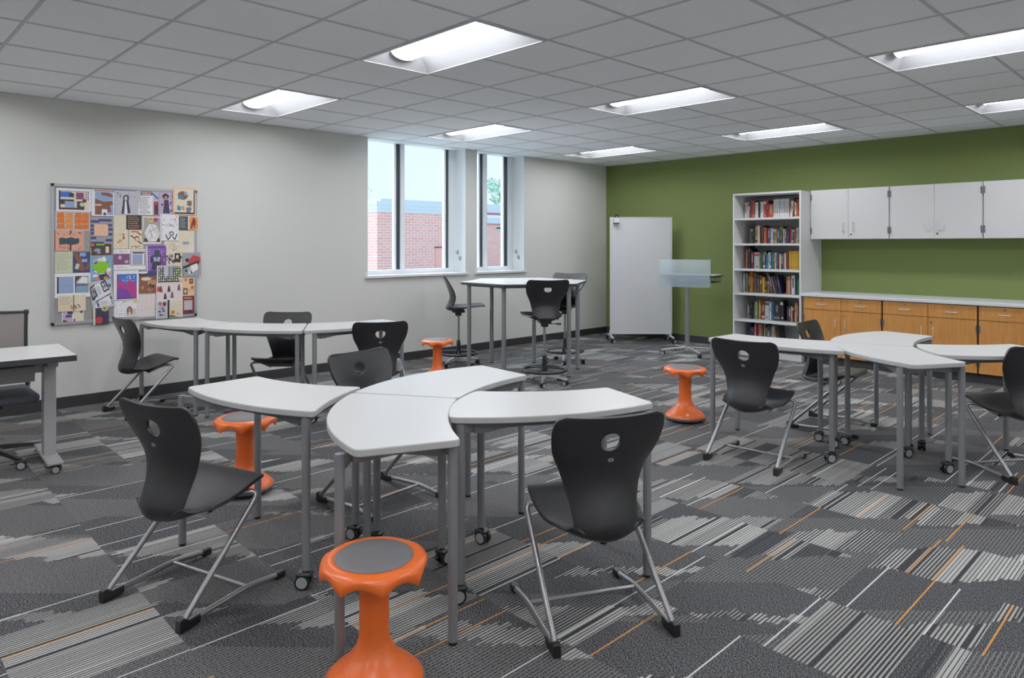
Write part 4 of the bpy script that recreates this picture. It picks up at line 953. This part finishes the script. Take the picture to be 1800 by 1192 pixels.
# tables along the left wall
crescent_table([(.335, -7.165), (1.165, -6.955), (.94, -6.60), (.33, -6.66)], [.085, 0, -.05, 0],
               [(.26, -7.15, 'c170'), (1.10, -6.975, 'g'), (.90, -6.62, 'g'), (.36, -6.70, 'c100')],
               'crescent table under the tack board at the end of wall group', WS)
crescent_table([(1.172, -6.952), (1.955, -6.45), (1.49, -6.16), (.947, -6.597)], [.085, 0, -.05, 0],
               [(1.215, -6.925, 'g'), (1.905, -6.47, 'c200'), (1.50, -6.21, 'c60'), (.99, -6.60, 'g')],
               'middle crescent table of wall group, dark chair tucked behind it', WS)
crescent_table([(1.962, -6.445), (2.055, -5.50), (1.665, -5.49), (1.497, -6.155)], [.085, 0, -.044, 0],
               [(1.985, -6.36, 'c220'), (2.04, -5.54, 'g'), (1.70, -5.53, 'g'), (1.56, -6.13, 'c60')],
               'crescent table of wall group nearest the windows', WS)
# high table
crescent_table([(1.074, -4.048), (1.808, -4.069), (2.224, -3.372), (1.817, -2.706), (1.042, -2.684), (.62, -3.34)], [0, .0, 0, .0, 0, -.03],
               [(1.16, -3.985, 'g'), (1.72, -3.98, 'g'), (2.127, -3.389, 'g'), (1.88, -2.95, 'g'), (1.221, -2.99, 'g'), (.86, -3.36, 'g')],
               'standing-height pale table with dark edge and six grey legs below the windows', None, 1.02, 'dedge', .03, 'table', .024, 'high_table', False)
# ---------------------------------------------------------------- the seat shell shared by chairs and high stools
PROF = [(.010, .817, .210, .020), (.018, .792, .219, .024), (.029, .755, .224, .028), (.044, .70, .217, .036), (.054, .65, .199, .046), (.062, .60, .171, .054), (.060, .55, .149, .058),
        (.046, .50, .134, .060), (.026, .45, .128, .062), (.014, .405, .126, .062), (.026, .366, .136, .062), (.075, .348, .160, .056), (.15, .354, .186, .046), (.21, .374, .204, .032),
        (.275, .401, .210, .020), (.345, .430, .208, .012), (.400, .447, .201, .006), (.430, .447, .190, .0), (.446, .432, .170, 0.)]
def catmull(P, n):
    out = []
    m = len(P)-1
    for k in range(n+1):
        t = k/n*m; i = min(int(t), m-1); f = t-i
        p0, p1, p2, p3 = P[max(i-1, 0)], P[i], P[i+1], P[min(i+2, m)]
        out.append([.5*((2*b)+(-a+c)*f+(2*a-5*b+4*c-d)*f*f+(-a+3*b-3*c+d)*f**3) for a, b, c, d in zip(p0, p1, p2, p3)])
    return out
def shell_mesh(dz=0., lift=0.):
    NV, NU = 76, 24
    C = catmull([(x-(1.0*lift*max(0, (z-.55)/.26))+(.6*lift if x > .3 else 0), z+lift*min(1, max(0, (.46-z)/.1)), w, r) for x, z, w, r in PROF], NV)
    # arc length along the profile to size the grip hole
    S = [0.]
    for a, b in zip(C, C[1:]): S.append(S[-1]+math.hypot(b[0]-a[0], b[1]-a[1]))
    hc, hu, hs = .100, .040, .036
    bm = bmesh.new(); V = []; prm = {}
    for v in range(NV+1):
        x, z, w, wr = C[v]
        a = C[max(v-1, 0)]; b = C[min(v+1, NV)]
        tx, tz = b[0]-a[0], b[1]-a[1]; L = math.hypot(tx, tz); tx, tz = tx/L, tz/L
        nx, nz = -tz, tx        # sitter side
        if S[v] < .028: w = w-.028*(1-math.sqrt(max(0, 1-((.028-S[v])/.028)**2)))
        rem = S[-1]-S[v]
        if rem < .05: w = w-.05*(1-math.sqrt(max(0, 1-((.05-rem)/.05)**2)))
        row = []
        for u in range(NU+1):
            q = -1+2*u/NU
            vt = bm.verts.new((x+nx*wr*q*q, -q*w, z+nz*wr*q*q)); row.append(vt); prm[vt] = (q*w, S[v], v, q)
        V.append(row)
    def pos(yy, s):
        k = 0
        while k < NV-1 and S[k+1] < s: k += 1
        f = (s-S[k])/(S[k+1]-S[k]); c0, c1 = C[k], C[k+1]
        x, z, w, wr = [c0[i]+(c1[i]-c0[i])*f for i in range(4)]
        tx, tz = c1[0]-c0[0], c1[1]-c0[1]; L = math.hypot(tx, tz); tx, tz = tx/L, tz/L
        q = yy/w
        return Vector((x-tz*wr*q*q, -yy, z+tx*wr*q*q))
    kill = []
    for v in range(NV):
        for u in range(NU):
            f = bm.faces.new((V[v][u], V[v+1][u], V[v+1][u+1], V[v][u+1]))
            yy = sum(prm[w_][0] for w_ in f.verts)/4; ss = sum(prm[w_][1] for w_ in f.verts)/4
            if (yy/hu)**2+((ss-hc)/hs)**2 < 1: kill.append(f)
    bd = set()
    for f in kill: bd |= set(f.verts)
    bmesh.ops.delete(bm, geom=kill, context='FACES')
    for vt in bd:
        if vt.is_valid and vt.link_faces:
            yy, ss = prm[vt][0], prm[vt][1]
            a = math.atan2((ss-hc)/hs, yy/hu)
            vt.co = pos(hu*math.cos(a), hc+hs*math.sin(a))
    bmesh.ops.translate(bm, vec=(0, 0, dz), verts=bm.verts)
    bmesh.ops.recalc_face_normals(bm, faces=bm.faces)
    return bm
def add_shell(parent, dz=0., lift=0.):
    o = finish(shell_mesh(dz, lift), 'seat_shell', M['shell'], parent, smooth=80)
    s = o.modifiers.new('thick', 'SOLIDIFY'); s.thickness = .013; s.offset = 0
    b = o.modifiers.new('soft', 'BEVEL'); b.width = .004; b.segments = 3; b.limit_method = 'ANGLE'; b.angle_limit = math.radians(50)
    # little oval maker's badge under the grip hole, on the rear face
    bm = bmesh.new()
    Rm = Matrix.Translation((.0375, 0, .654+dz)) @ Matrix.Rotation(-PI/2, 4, 'Y') @ Matrix.Rotation(math.radians(-14), 4, 'Y')
    N = 20
    for (ra, rb, h0, h1) in ((.0125, .0095, 0, .002),):
        A = [bm.verts.new(Rm @ Vector((ra*math.cos(2*PI*k/N)*.6, ra*math.sin(2*PI*k/N)*.95, h1))) for k in range(N)]
        B = [bm.verts.new(Rm @ Vector((rb*math.cos(2*PI*k/N)*.6, rb*math.sin(2*PI*k/N)*.95, h1))) for k in range(N)]
        for k in range(N): bm.faces.new((A[k], A[(k+1) % N], B[(k+1) % N], B[k]))
    for (y0, y1, z0, z1) in ((-.007, -.0055, -.004, .004), (-.0035, -.002, -.004, .004), (.0015, .0065, -.004, -.0025), (.0015, .0065, .0025, .004), (.0015, .003, 0, .004), (.005, .0065, -.004, 0)):
        vs = [bm.verts.new(Rm @ Vector((a, b, .002))) for a, b in ((z0, y0), (z1, y0), (z1, y1), (z0, y1))]
        bm.faces.new(vs)
    finish(bm, 'badge', M['steel'], o)
    return o

def chair_proto():
    c = empty('cantilever_chair')
    add_shell(c)
    HW, r = .235, .0115
    for s in (1, -1):
        bm = bmesh.new()
        pts = [(.20, s*.10, .348), (.31, s*.16, .408), (.372, s*HW*.93, .405), (-.012, s*HW, .045), (-.012, s*HW, .022), (.09, s*HW, .026), (.30, s*HW, .040), (.47, s*HW*.98, .016)]
        P = fillet(pts[:3], .05, 6)[:-1]
        P = fillet([pts[0], pts[1], pts[2], (-.018, s*HW, .022), (.30, s*HW, .038), (.47, s*HW, .016)], .045, 8)
        tube(bm, P, r, 12); finish(bm, 'side_frame', M['tube'], c, smooth=50)
        # heel and toe caps
        bm = bmesh.new()
        vs = [(-.034, 0), (.012, 0), (.06, .008), (.062, .036), (.014, .034), (-.012, .052), (-.032, .048)]
        A = [bm.verts.new((x, s*HW-.0145, z)) for x, z in vs]; B = [bm.verts.new((x, s*HW+.0145, z)) for x, z in vs]
        bm.faces.new(A[::-1]); bm.faces.new(B)
        for k in range(len(vs)): bm.faces.new((A[k], A[(k+1) % len(vs)], B[(k+1) % len(vs)], B[k]))
        bmesh.ops.recalc_face_normals(bm, faces=bm.faces)
        bmesh.ops.bevel(bm, geom=list(bm.edges), offset=.003, segments=1, affect='EDGES')
        finish(bm, 'heel_cap', M['black'], c)
        bm = bmesh.new(); box(bm, .445, .492, s*HW-.0145, s*HW+.0145, 0.0, .031, .006, seg=2); finish(bm, 'toe_cap', M['black'], c)
    bm = bmesh.new(); cyl(bm, (.295, -HW, .036), (.295, HW, .036), .008, n=10); finish(bm, 'cross_bar', M['tube'], c, smooth=40)
    bm = bmesh.new()
    Rp = Matrix.Translation((.262, 0, .379)) @ Matrix.Rotation(math.radians(-24), 4, 'Y')
    box(bm, -.065, .065, -.12, .12, -.008, .008, .004, 0, Rp); finish(bm, 'under_seat_plate', M['black'], c)
    return c

cp = chair_proto()
CH = [(4.200, -8.305, 107.8, 'dark grey cantilever chair seen from behind at left front of middle tables', 'chairs around the middle cluster'),
      (5.59, -7.1355, 152.8, 'dark grey cantilever chair nearest the camera at right, its back turned to us', 'chairs around the middle cluster'),
      (3.5615, -6.964, 6.7, 'dark grey cantilever chair on the far side of middle tables, pulled in under the tops', 'chairs around the middle cluster'),
      (4.922, -4.9205, 94, 'dark grey cantilever chair at front of right tables, seat under the left top', 'chairs around the right cluster'),
      (4.703, -3.4725, 2.9, 'dark grey cantilever chair between the bookcase and the right tables', 'chairs around the right cluster'),
      (6.34, -3.84, 145.5, 'dark grey cantilever chair cut off by the right edge of the photo', 'chairs around the right cluster'),
      (.632, -7.445, 95.7, 'dark grey cantilever chair below the tack board, facing the wall tables', 'chairs at the wall group'),
      (1.08, -6.12, -46, 'dark grey cantilever chair standing between the wall and the wall tables', 'chairs at the wall group'),
      (2.40, -6.00, 152, 'dark grey cantilever chair at window end of wall tables, back to the camera', 'chairs at the wall group')]
for k, (x, y, a, lab, grp) in enumerate(CH):
    o = cp if k == 0 else copy_tree(cp)
    o.location = (x, y, 0); o.rotation_euler = (0, 0, math.radians(a)); tag(o, lab, 'chair', grp)

# ---------------------------------------------------------------- high swivel stools
def star_base(parent, px, py, mat, arm=.27, cr=.03, sz=.075, h0=.10, phase=0., nlegs=5):
    bm = bmesh.new()
    cyl(bm, (px, py, h0-.045), (px, py, h0+.03), .032, .026, n=18)
    for k in range(nlegs):
        a = phase+2*PI*k/nlegs; ca, sa = math.cos(a), math.sin(a)
        Rm = Matrix.Translation((px, py, 0)) @ Matrix.Rotation(a, 4, 'Z')
        sec = []
        for t in (0, .25, .6, 1.):
            xx = .02+t*(arm-.02); w = .021-.009*t; zt = h0+.018-(h0-.056)*t**1.3; zb = h0-.03-(h0-.075)*t**1.1 if False else zt-.034+.014*t
            sec.append([bm.verts.new(Rm @ Vector(q)) for q in ((xx, -w, zb), (xx, w, zb), (xx, w*.75, zt), (xx, -w*.75, zt))])
        for A, B in zip(sec, sec[1:]):
            for i in range(4): bm.faces.new((A[i], A[(i+1) % 4], B[(i+1) % 4], B[i]))
        bm.faces.new(sec[0][::-1]); bm.faces.new(sec[-1])
    bmesh.ops.recalc_face_normals(bm, faces=bm.faces)
    b = finish(bm, 'star_base', mat, parent, smooth=40)
    for k in range(nlegs):
        a = phase+2*PI*k/nlegs
        caster(b, px+(arm-.012)*math.cos(a), py+(arm-.012)*math.sin(a), a+.9+k*.7, cr*.85)
    return b
def stool_proto():
    c = empty('high_swivel_stool')
    add_shell(c, .262, .045)
    px = .16
    bm = bmesh.new()
    box(bm, px-.075, px+.075, -.06, .06, .630, .662, .006); box(bm, px-.04, px+.035, -.035, .035, .590, .645, .010, seg=2)
    finish(bm, 'tilt_mechanism', M['black'], c)
    bm = bmesh.new(); tube(bm, fillet([(px, -.03, .622), (px-.01, -.10, .622), (px-.01, -.13, .618)], .02), .0045, 8); cyl(bm, (px-.01, -.125, .618), (px-.012, -.175, .617), .009, .010, n=10)
    finish(bm, 'lever', M['black'], c, smooth=40)
    bm = bmesh.new(); cyl(bm, (px, 0, .27), (px, 0, .60), .0135, n=14); finish(bm, 'gas_post', M['tube'], c, smooth=40)
    bm = bmesh.new()
    prof = [(.026, .10)]
    for k in range(9): prof += [(.026 if k % 2 else .023, .10+.02*k), (.026 if k % 2 else .023, .118+.02*k)]
    prof += [(.022, .29), (.018, .30)]
    lathe(bm, prof, 16, (px, 0)); finish(bm, 'column_sleeve', M['black'], c, smooth=30)
    bm = bmesh.new(); R0 = .222; zr = .145
    tube(bm, [(px+R0*math.cos(2*PI*k/40), R0*math.sin(2*PI*k/40), zr) for k in range(41)], .015, 10, caps=False)
    for k in range(3):
        a = .5+2*PI*k/3
        tube(bm, [(px+.02*math.cos(a), .02*math.sin(a), zr+.022), (px+.12*math.cos(a), .12*math.sin(a), zr+.014), (px+R0*math.cos(a), R0*math.sin(a), zr)], .009, 8)
    cyl(bm, (px, 0, zr-.012), (px, 0, zr+.04), .034, .030, n=18)
    finish(bm, 'foot_ring', M['black'], c, smooth=50)
    star_base(c, px, 0, M['alu'], .255, .03, phase=.3)
    return c
sp = stool_proto()
HS = [(.717, -3.767, 52, 'high swivel stool with its back toward the tall window, left of the high table'),
      (2.189, -3.846, 146, 'high swivel stool in front of the high table, back turned to the camera'),
      (1.463, -2.695, 288, 'high swivel stool on the far side of the high table, facing the room')]
for k, (x, y, a, lab) in enumerate(HS):
    o = sp if k == 0 else copy_tree(sp); an = math.radians(a)
    o.location = (x-.16*math.cos(an), y-.16*math.sin(an), 0); o.rotation_euler = (0, 0, an); tag(o, lab, 'stool', 'high swivel stools at the high table')

# ---------------------------------------------------------------- orange wobble stools
def wobble_proto():
    c = empty('wobble_stool')
    n = 64
    def rim_(r, z, t):
        k = max(0., (r-.13)/.045); lob = .5+.5*math.cos(8*t)
        return r*(1+.015*k*lob), z-.016*k*lob
    bm = bmesh.new()
    H = .437
    def fn(r, z, t):
        if r > .135:
            lob = 1-abs(math.sin(4*t))
            if z < H-.012: return r*(1+.03*lob), z+((.030*(1-lob)-.006) if z < H-.03 else .010*(1-lob))
        return r, z
    prof = [(.040, H-.10), (.060, H-.055), (.11, H-.038), (.150, H-.040), (.160, H-.052), (.1655, H-.056), (.1685, H-.050), (.170, H-.035), (.168, H-.018), (.160, H-.006), (.148, H), (.132, H+.001), (.128, H-.001)]
    lathe(bm, prof, n, fn=fn); finish(bm, 'seat_rim', M['orange'], c, smooth=60)
    bm = bmesh.new(); lathe(bm, [(.124, H-.004), (.1275, H+.0005), (.124, H+.003), (.06, H+.0045), (.01, H+.005)], 48); finish(bm, 'seat_pad', M['pad'], c, smooth=40)
    bm = bmesh.new()
    def fc(r, z, t): return r*(1+.03*math.cos(6*t)*(1 if .12 < z < .39 else 0)), z
    lathe(bm, [(.150, .028), (.160, .034), (.158, .048), (.138, .068), (.112, .088), (.085, .112), (.064, .138), (.052, .17), (.0485, .21), (.0485, .30), (.050, .35), (.056, .385), (.07, .40)], 48, fn=fc)
    finish(bm, 'column', M['orange'], c, smooth=60)
    bm = bmesh.new(); lathe(bm, [(.02, 0.), (.08, .001), (.13, .008), (.158, .022), (.166, .030), (.166, .040), (.158, .042)], 48); finish(bm, 'rubber_base', M['rubber'], c, smooth=40)
    bm = bmesh.new()
    N = 16; cyl(bm, (0, -.131, .072), (0, -.134, .0745), .012, n=N); finish(bm, 'badge', M['steel'], c)
    return c
wp = wobble_proto()
WB = [(5.215, -7.918, 20, 'orange wobble stool with grey pad nearest the camera, its base out of frame'),
      (3.136, -7.44, 60, 'orange wobble stool partly hidden by the left chair and table legs'),
      (4.016, -4.12, 40, 'orange wobble stool standing free left of the right table cluster'),
      (1.30, -4.55, 75, 'small distant orange wobble stool beside the high swivel stool by the wall')]
for k, (x, y, a, lab) in enumerate(WB):
    o = wp if k == 0 else copy_tree(wp)
    o.location = (x, y, 0); o.rotation_euler = (0, 0, math.radians(a)); tag(o, lab, 'stool', 'orange wobble stools')

# ---------------------------------------------------------------- teacher's desk and mesh office chair
d = empty('teacher_desk', (1.74, -8.05, 0), math.radians(-3), 'white desk with thick black edge on grey T legs at left photo edge', 'desk')
simple('desktop', [M['top'], M['dedge']], d, lambda bm: (prism(bm, [(-.335, -1.52), (.335, -1.52), (.335, 0), (-.335, 0)], .708, .745, 0, 1, .002)))
for yy in (-.11, -1.40):
    lg = simple('leg', M['deskleg'], d, lambda bm: (box(bm, -.01, .085, yy-.035, yy+.035, .075, .66, .004), box(bm, -.004, .079, yy-.029, yy+.029, .05, .12, .003), box(bm, -.20, .20, yy-.03, yy+.03, .66, .707, .004)))
    simple('foot_plate', M['deskleg'], lg, lambda bm: box(bm, -.28, .30, yy-.045, yy+.045, .058, .078, .006, seg=2))
    for xx in (-.235, .255): caster(lg, xx, yy, 1.2, .026)
simple('rail', M['deskleg'], d, lambda bm: box(bm, .02, .06, -1.37, -.14, .615, .70, .003))
def tray(bm):
    sec = [(.14, .70), (.15, .64), (.16, .60), (.21, .588), (.265, .595), (.285, .69), (.28, .697)]
    A = [bm.verts.new((x, -.62-.75, z)) for x, z in sec]; B = [bm.verts.new((x, -.215, z)) for x, z in sec]
    for k in range(len(sec)-1): bm.faces.new((A[k], A[k+1], B[k+1], B[k]))
    bm.faces.new(B)
simple('cable_tray', M['tray'], d, tray)

oc = empty('office_chair', (1.46, -8.445, 0), math.radians(0), 'grey mesh-back office chair with black star base behind the white desk', 'chair')
def netback(bm):
    rows = []
    for k in range(9):
        z = .56+.41*k/8
        rows.append([bm.verts.new((-.16-.03*math.sin(k/8*2.6)+.035*((u-4)/4)**2, -.23+.46*u/8, z)) for u in range(9)])
    for a, b in zip(rows, rows[1:]):
        for u in range(8): bm.faces.new((a[u], a[u+1], b[u+1], b[u]))
bk = simple('backrest', M['net'], oc, netback, 60)
def bframe(bm):
    P = [(-.125-.03*math.sin(k/8*2.6), s*.235, .56+.42*k/8) for s in (1,) for k in range(9)]
    for s in (1, -1): tube(bm, [(x, s*.235, z) for x, _, z in P], .011, 8)
    tube(bm, [(-.14, -.235, 0.975), (-.17, 0, .98), (-.14, .235, 0.975)], .010, 8)
    tube(bm, [(-.125, -.235, .56), (-.155, 0, .55), (-.125, .235, .56)], .010, 8)
    for s in (1, -1): box(bm, -.155, -.125, s*.235-.014, s*.235+.014, 0.96, .992, .004)
simple('back_frame', M['black'], bk, bframe, 50)
def seatp(bm): box(bm, -.20, .27, -.245, .245, .41, .47, .026, seg=4)
simple('seat', M['seatfab'], oc, seatp, 60)
def arms(bm):
    for s in (1, -1):
        tube(bm, fillet([(-.125, s*.235, .62), (-.16, s*.25, .45), (-.04, s*.2, .39), (.06, s*.05, .385)], .07, 8), .015, 10)
    box(bm, -.08, .10, -.07, .07, .36, .41, .01)
simple('under_frame', M['black'], oc, arms, 50)
simple('gas_post', M['black'], oc, lambda bm: cyl(bm, (0, 0, .10), (0, 0, .365), .026, .02, n=16), 40)
star_base(oc, 0, 0, M['black'], .33, .033, phase=.40)

# ---------------------------------------------------------------- rolling whiteboard across the corner
wa = math.radians(46.3)
wb = empty('rolling_whiteboard', (1.049, -.522, 0), wa, 'tall white rolling marker board standing in the corner of green wall', 'whiteboard')
WW, Z0, Z1 = .459, .115, 1.845
simple('writing_panel', M['board'], wb, lambda bm: box(bm, -WW+.018, WW-.045, -.012, .012, Z0+.02, Z1-.012))
def wfr(bm):
    box(bm, -WW, -WW+.022, -.02, .02, Z0-.04, Z1, .004); box(bm, WW-.05, WW-.03, -.016, .016, Z0, Z1-.002, .003); box(bm, WW-.028, WW, -.02, .02, Z0, Z1, .004)
    box(bm, -WW+.02, WW-.02, -.016, .016, Z1-.016, Z1, .003); box(bm, -WW+.02, WW-.02, -.016, .016, Z0, Z0+.024, .003)
simple('frame', M['lfr'], wb, wfr)
def wfoot(bm):
    for x in (-WW+.01, WW-.03):
        box(bm, x-.012, x+.012, -.24, .24, .075, .10, .006, seg=2)
        box(bm, x-.014, x+.014, -.05, .05, .09, .16, .006)
fo = simple('foot', M['lfr'], wb, wfoot)
for x in (-WW+.01, WW-.03):
    for y in (-.225, .225): caster(fo, x, y, .4, .031)
def wlocal(x, y, z): c, s = math.cos(wa), math.sin(wa); return (1.049+x*c-y*s, -.522+x*s+y*c, z)
mh = empty('marker_holder', wlocal(-WW+.09, -.013, 1.76), wa, 'small white magnetic marker cup at top left of whiteboard', 'holder')
def mcup(bm):
    box(bm, -.042, .042, -.052, -.002, 0, .004); box(bm, -.042, .042, -.052, -.048, 0, .075); box(bm, -.042, .042, -.005, -.001, 0, .075)
    box(bm, -.042, -.038, -.052, -.002, 0, .075); box(bm, .038, .042, -.052, -.002, 0, .075)
simple('cup', M['white'], mh, mcup)
simple('magnet_strip', M['gasket'], mh, lambda bm: box(bm, -.04, .04, -.05, -.004, -.012, -.001))
for k, (dx, mt, nm, h) in enumerate(((-.026, 'mblue', 'purple', .098), (-.006, 'black', 'black', .108), (.012, 'mred', 'red', .125), (.029, 'black', 'black', .100))):
    mk = empty('marker', wlocal(-WW+.09+dx, -.013-.026, 1.7645), wa+.2*k, ['purple capped marker at left in the white marker cup', 'black capped marker in the middle of white marker cup', 'dark red capped marker standing highest in the cup', 'black capped marker at right in the white marker cup'][k], 'marker', 'markers in the cup')
    simple('barrel', M['white'], mk, lambda bm: cyl(bm, (0, 0, 0), (0, 0, h-.035), .0075, n=12), 40)
    simple('cap', M[mt], mk, lambda bm: (cyl(bm, (0, 0, h-.035), (0, 0, h+.012), .0085, .0075, n=12)), 40)

# ---------------------------------------------------------------- lectern table with frosted screen
pa = math.radians(11)     # long side direction, screen faces the room
le = empty('mobile_lectern', (2.158, -1.056, 0), 0, 'height adjustable mobile lectern with frosted front screen, before the green wall', 'lectern')
le.rotation_euler = (0, 0, math.radians(14))
def lect(bm): prism(bm, [(-.34, -.02), (.30, -.02), (.34, .02), (.36, .40), (.32, .46), (-.30, .46), (-.35, .42)], 1.018, 1.040, 0, 1, .004)
wk = simple('work_surface', [M['top'], M['dedge']], le, lect)
def scr(bm):
    n = 8
    pts = [(-.35, -.085)]+[(.25+.045*math.sin(k/n*PI/2), -.085+.045*(1-math.cos(k/n*PI/2))) for k in range(n+1)]+[(.297, .03)]
    A = [bm.verts.new((x, y, .885)) for x, y in pts]; B = [bm.verts.new((x, y, 1.245)) for x, y in pts]
    for k in range(len(pts)-1): bm.faces.new((A[k], A[k+1], B[k+1], B[k]))
sc = simple('frosted_screen', M['frost'], le, scr, 60)
s_ = sc.modifiers.new('thick', 'SOLIDIFY'); s_.thickness = .005
def brk(bm):
    for z in (.935, .985): tube(bm, [(-.24, -.055, z), (.18, -.055, z)], .014, 8)
    box(bm, .15, .19, -.075, -.02, .91, 1.02, .004); box(bm, -.25, -.22, -.075, -.02, .955, 1.02, .004)
simple('screen_bracket', M['bluegrey'], le, brk)
def bask(bm):
    X0, X1, Y0, Y1, Za, Zb = -.02, .335, .05, .36, .945, 1.016
    for k in range(12):
        x = X0+(X1-X0)*k/11; tube(bm, [(x, Y0, Zb), (x, Y0, Za), (x, Y1, Za), (x, Y1, Zb)], .003, 6)
    for k in range(9):
        y = Y0+(Y1-Y0)*k/8; tube(bm, [(X0, y, Zb), (X0, y, Za), (X1, y, Za), (X1, y, Zb)], .003, 6)
    for z in (Za+.0, Zb-.004): tube(bm, [(X0, Y0, z), (X1, Y0, z), (X1, Y1, z), (X0, Y1, z), (X0, Y0, z)], .0045, 6)
simple('wire_basket', M['black'], le, bask)
def post(bm):
    cyl(bm, (0, 0, .09), (0, 0, .53), .030, n=24); cyl(bm, (0, 0, .52), (0, 0, .535), .033, n=24); cyl(bm, (0, 0, .53), (0, 0, 1.018), .026, n=24)
    box(bm, -.09, .09, -.03, .19, .998, 1.017, .004)
simple('post', M['tube'], le, post, 40)
def lbase(bm):
    cyl(bm, (0, 0, .055), (0, 0, .10), .036, n=24)
    for a in (-1.25, .02, 1.15, 2.55): pass
bm = bmesh.new(); cyl(bm, (0, 0, .05), (0, 0, .105), .036, n=24)
LEGP = []
for wx, wy in ((1.955, -1.335), (1.865, -.875), (2.451, -1.245), (2.37, -.785)):
    c, s = math.cos(-math.radians(14)), math.sin(-math.radians(14)); dx, dy = wx-2.158, wy+1.056
    x, y = dx*c-dy*s, dx*s+dy*c; L = math.hypot(x, y); LEGP.append((x, y))
    tube(bm, [(x/L*.02, y/L*.02, .092), (x*.5, y*.5, .083), (x, y, .066)], .012, 10); cyl(bm, (x, y, .052), (x, y, .078), .012, n=12)
bs = finish(bm, 'base', M['alu'], le, smooth=50)
for k, (x, y) in enumerate(LEGP): caster(bs, x, y, .8*k, .025)

# ---------------------------------------------------------------- light and camera
w = bpy.data.worlds.new('sky'); bpy.context.scene.world = w; w.use_nodes = True
nt = w.node_tree; bg = nt.nodes['Background']
tc = nt.nodes.new('ShaderNodeTexCoord'); sp_ = nt.nodes.new('ShaderNodeSeparateXYZ'); nt.links.new(tc.outputs['Generated'], sp_.inputs[0])
cr = nt.nodes.new('ShaderNodeValToRGB'); cr.color_ramp.elements[0].position = .0; cr.color_ramp.elements[1].position = .6
cr.color_ramp.elements[0].color = lin((216, 232, 244)); cr.color_ramp.elements[1].color = lin((198, 222, 250))
nt.links.new(sp_.outputs[2], cr.inputs[0]); nt.links.new(cr.outputs[0], bg.inputs['Color']); bg.inputs['Strength'].default_value = 1.3
def area(name, loc, rot, sx, sy, e, c):
    l = bpy.data.lights.new(name, 'AREA'); l.shape = 'RECTANGLE'; l.size = sx; l.size_y = sy; l.energy = e; l.color = c
    o = bpy.data.objects.new(name, l); col.objects.link(o); o.location = loc; o.rotation_euler = rot; return o
su = bpy.data.lights.new('sun', 'SUN'); su.energy = 11.; su.angle = math.radians(70); su.color = (.78, .89, 1.)
so = bpy.data.objects.new('sun', su); col.objects.link(so)
dv = Vector((.80, .12, -.59)); so.rotation_euler = dv.to_track_quat('-Z', 'Y').to_euler(); so.location = (-6, -4, 6)

cam = bpy.data.cameras.new('camera'); co = bpy.data.objects.new('camera', cam); col.objects.link(co)
co.location = (7.150, -9.193, 1.448); co.rotation_euler = (PI/2, 0, math.radians(46.345))
cam.sensor_width = 36; cam.sensor_fit = 'HORIZONTAL'; cam.lens = 24.696
cam.shift_x = 18.3/1800; cam.shift_y = (429-596)/1800
cam.clip_start = .05; cam.clip_end = 300
sc_ = bpy.context.scene; sc_.camera = co
sc_.view_settings.view_transform = 'Standard'; sc_.view_settings.look = 'None'; sc_.view_settings.exposure = 0.; sc_.view_settings.gamma = 1.2
sc_.cycles.use_denoising = True
sc_.cycles.max_bounces = 8; sc_.cycles.diffuse_bounces = 4; sc_.cycles.sample_clamp_indirect = 6
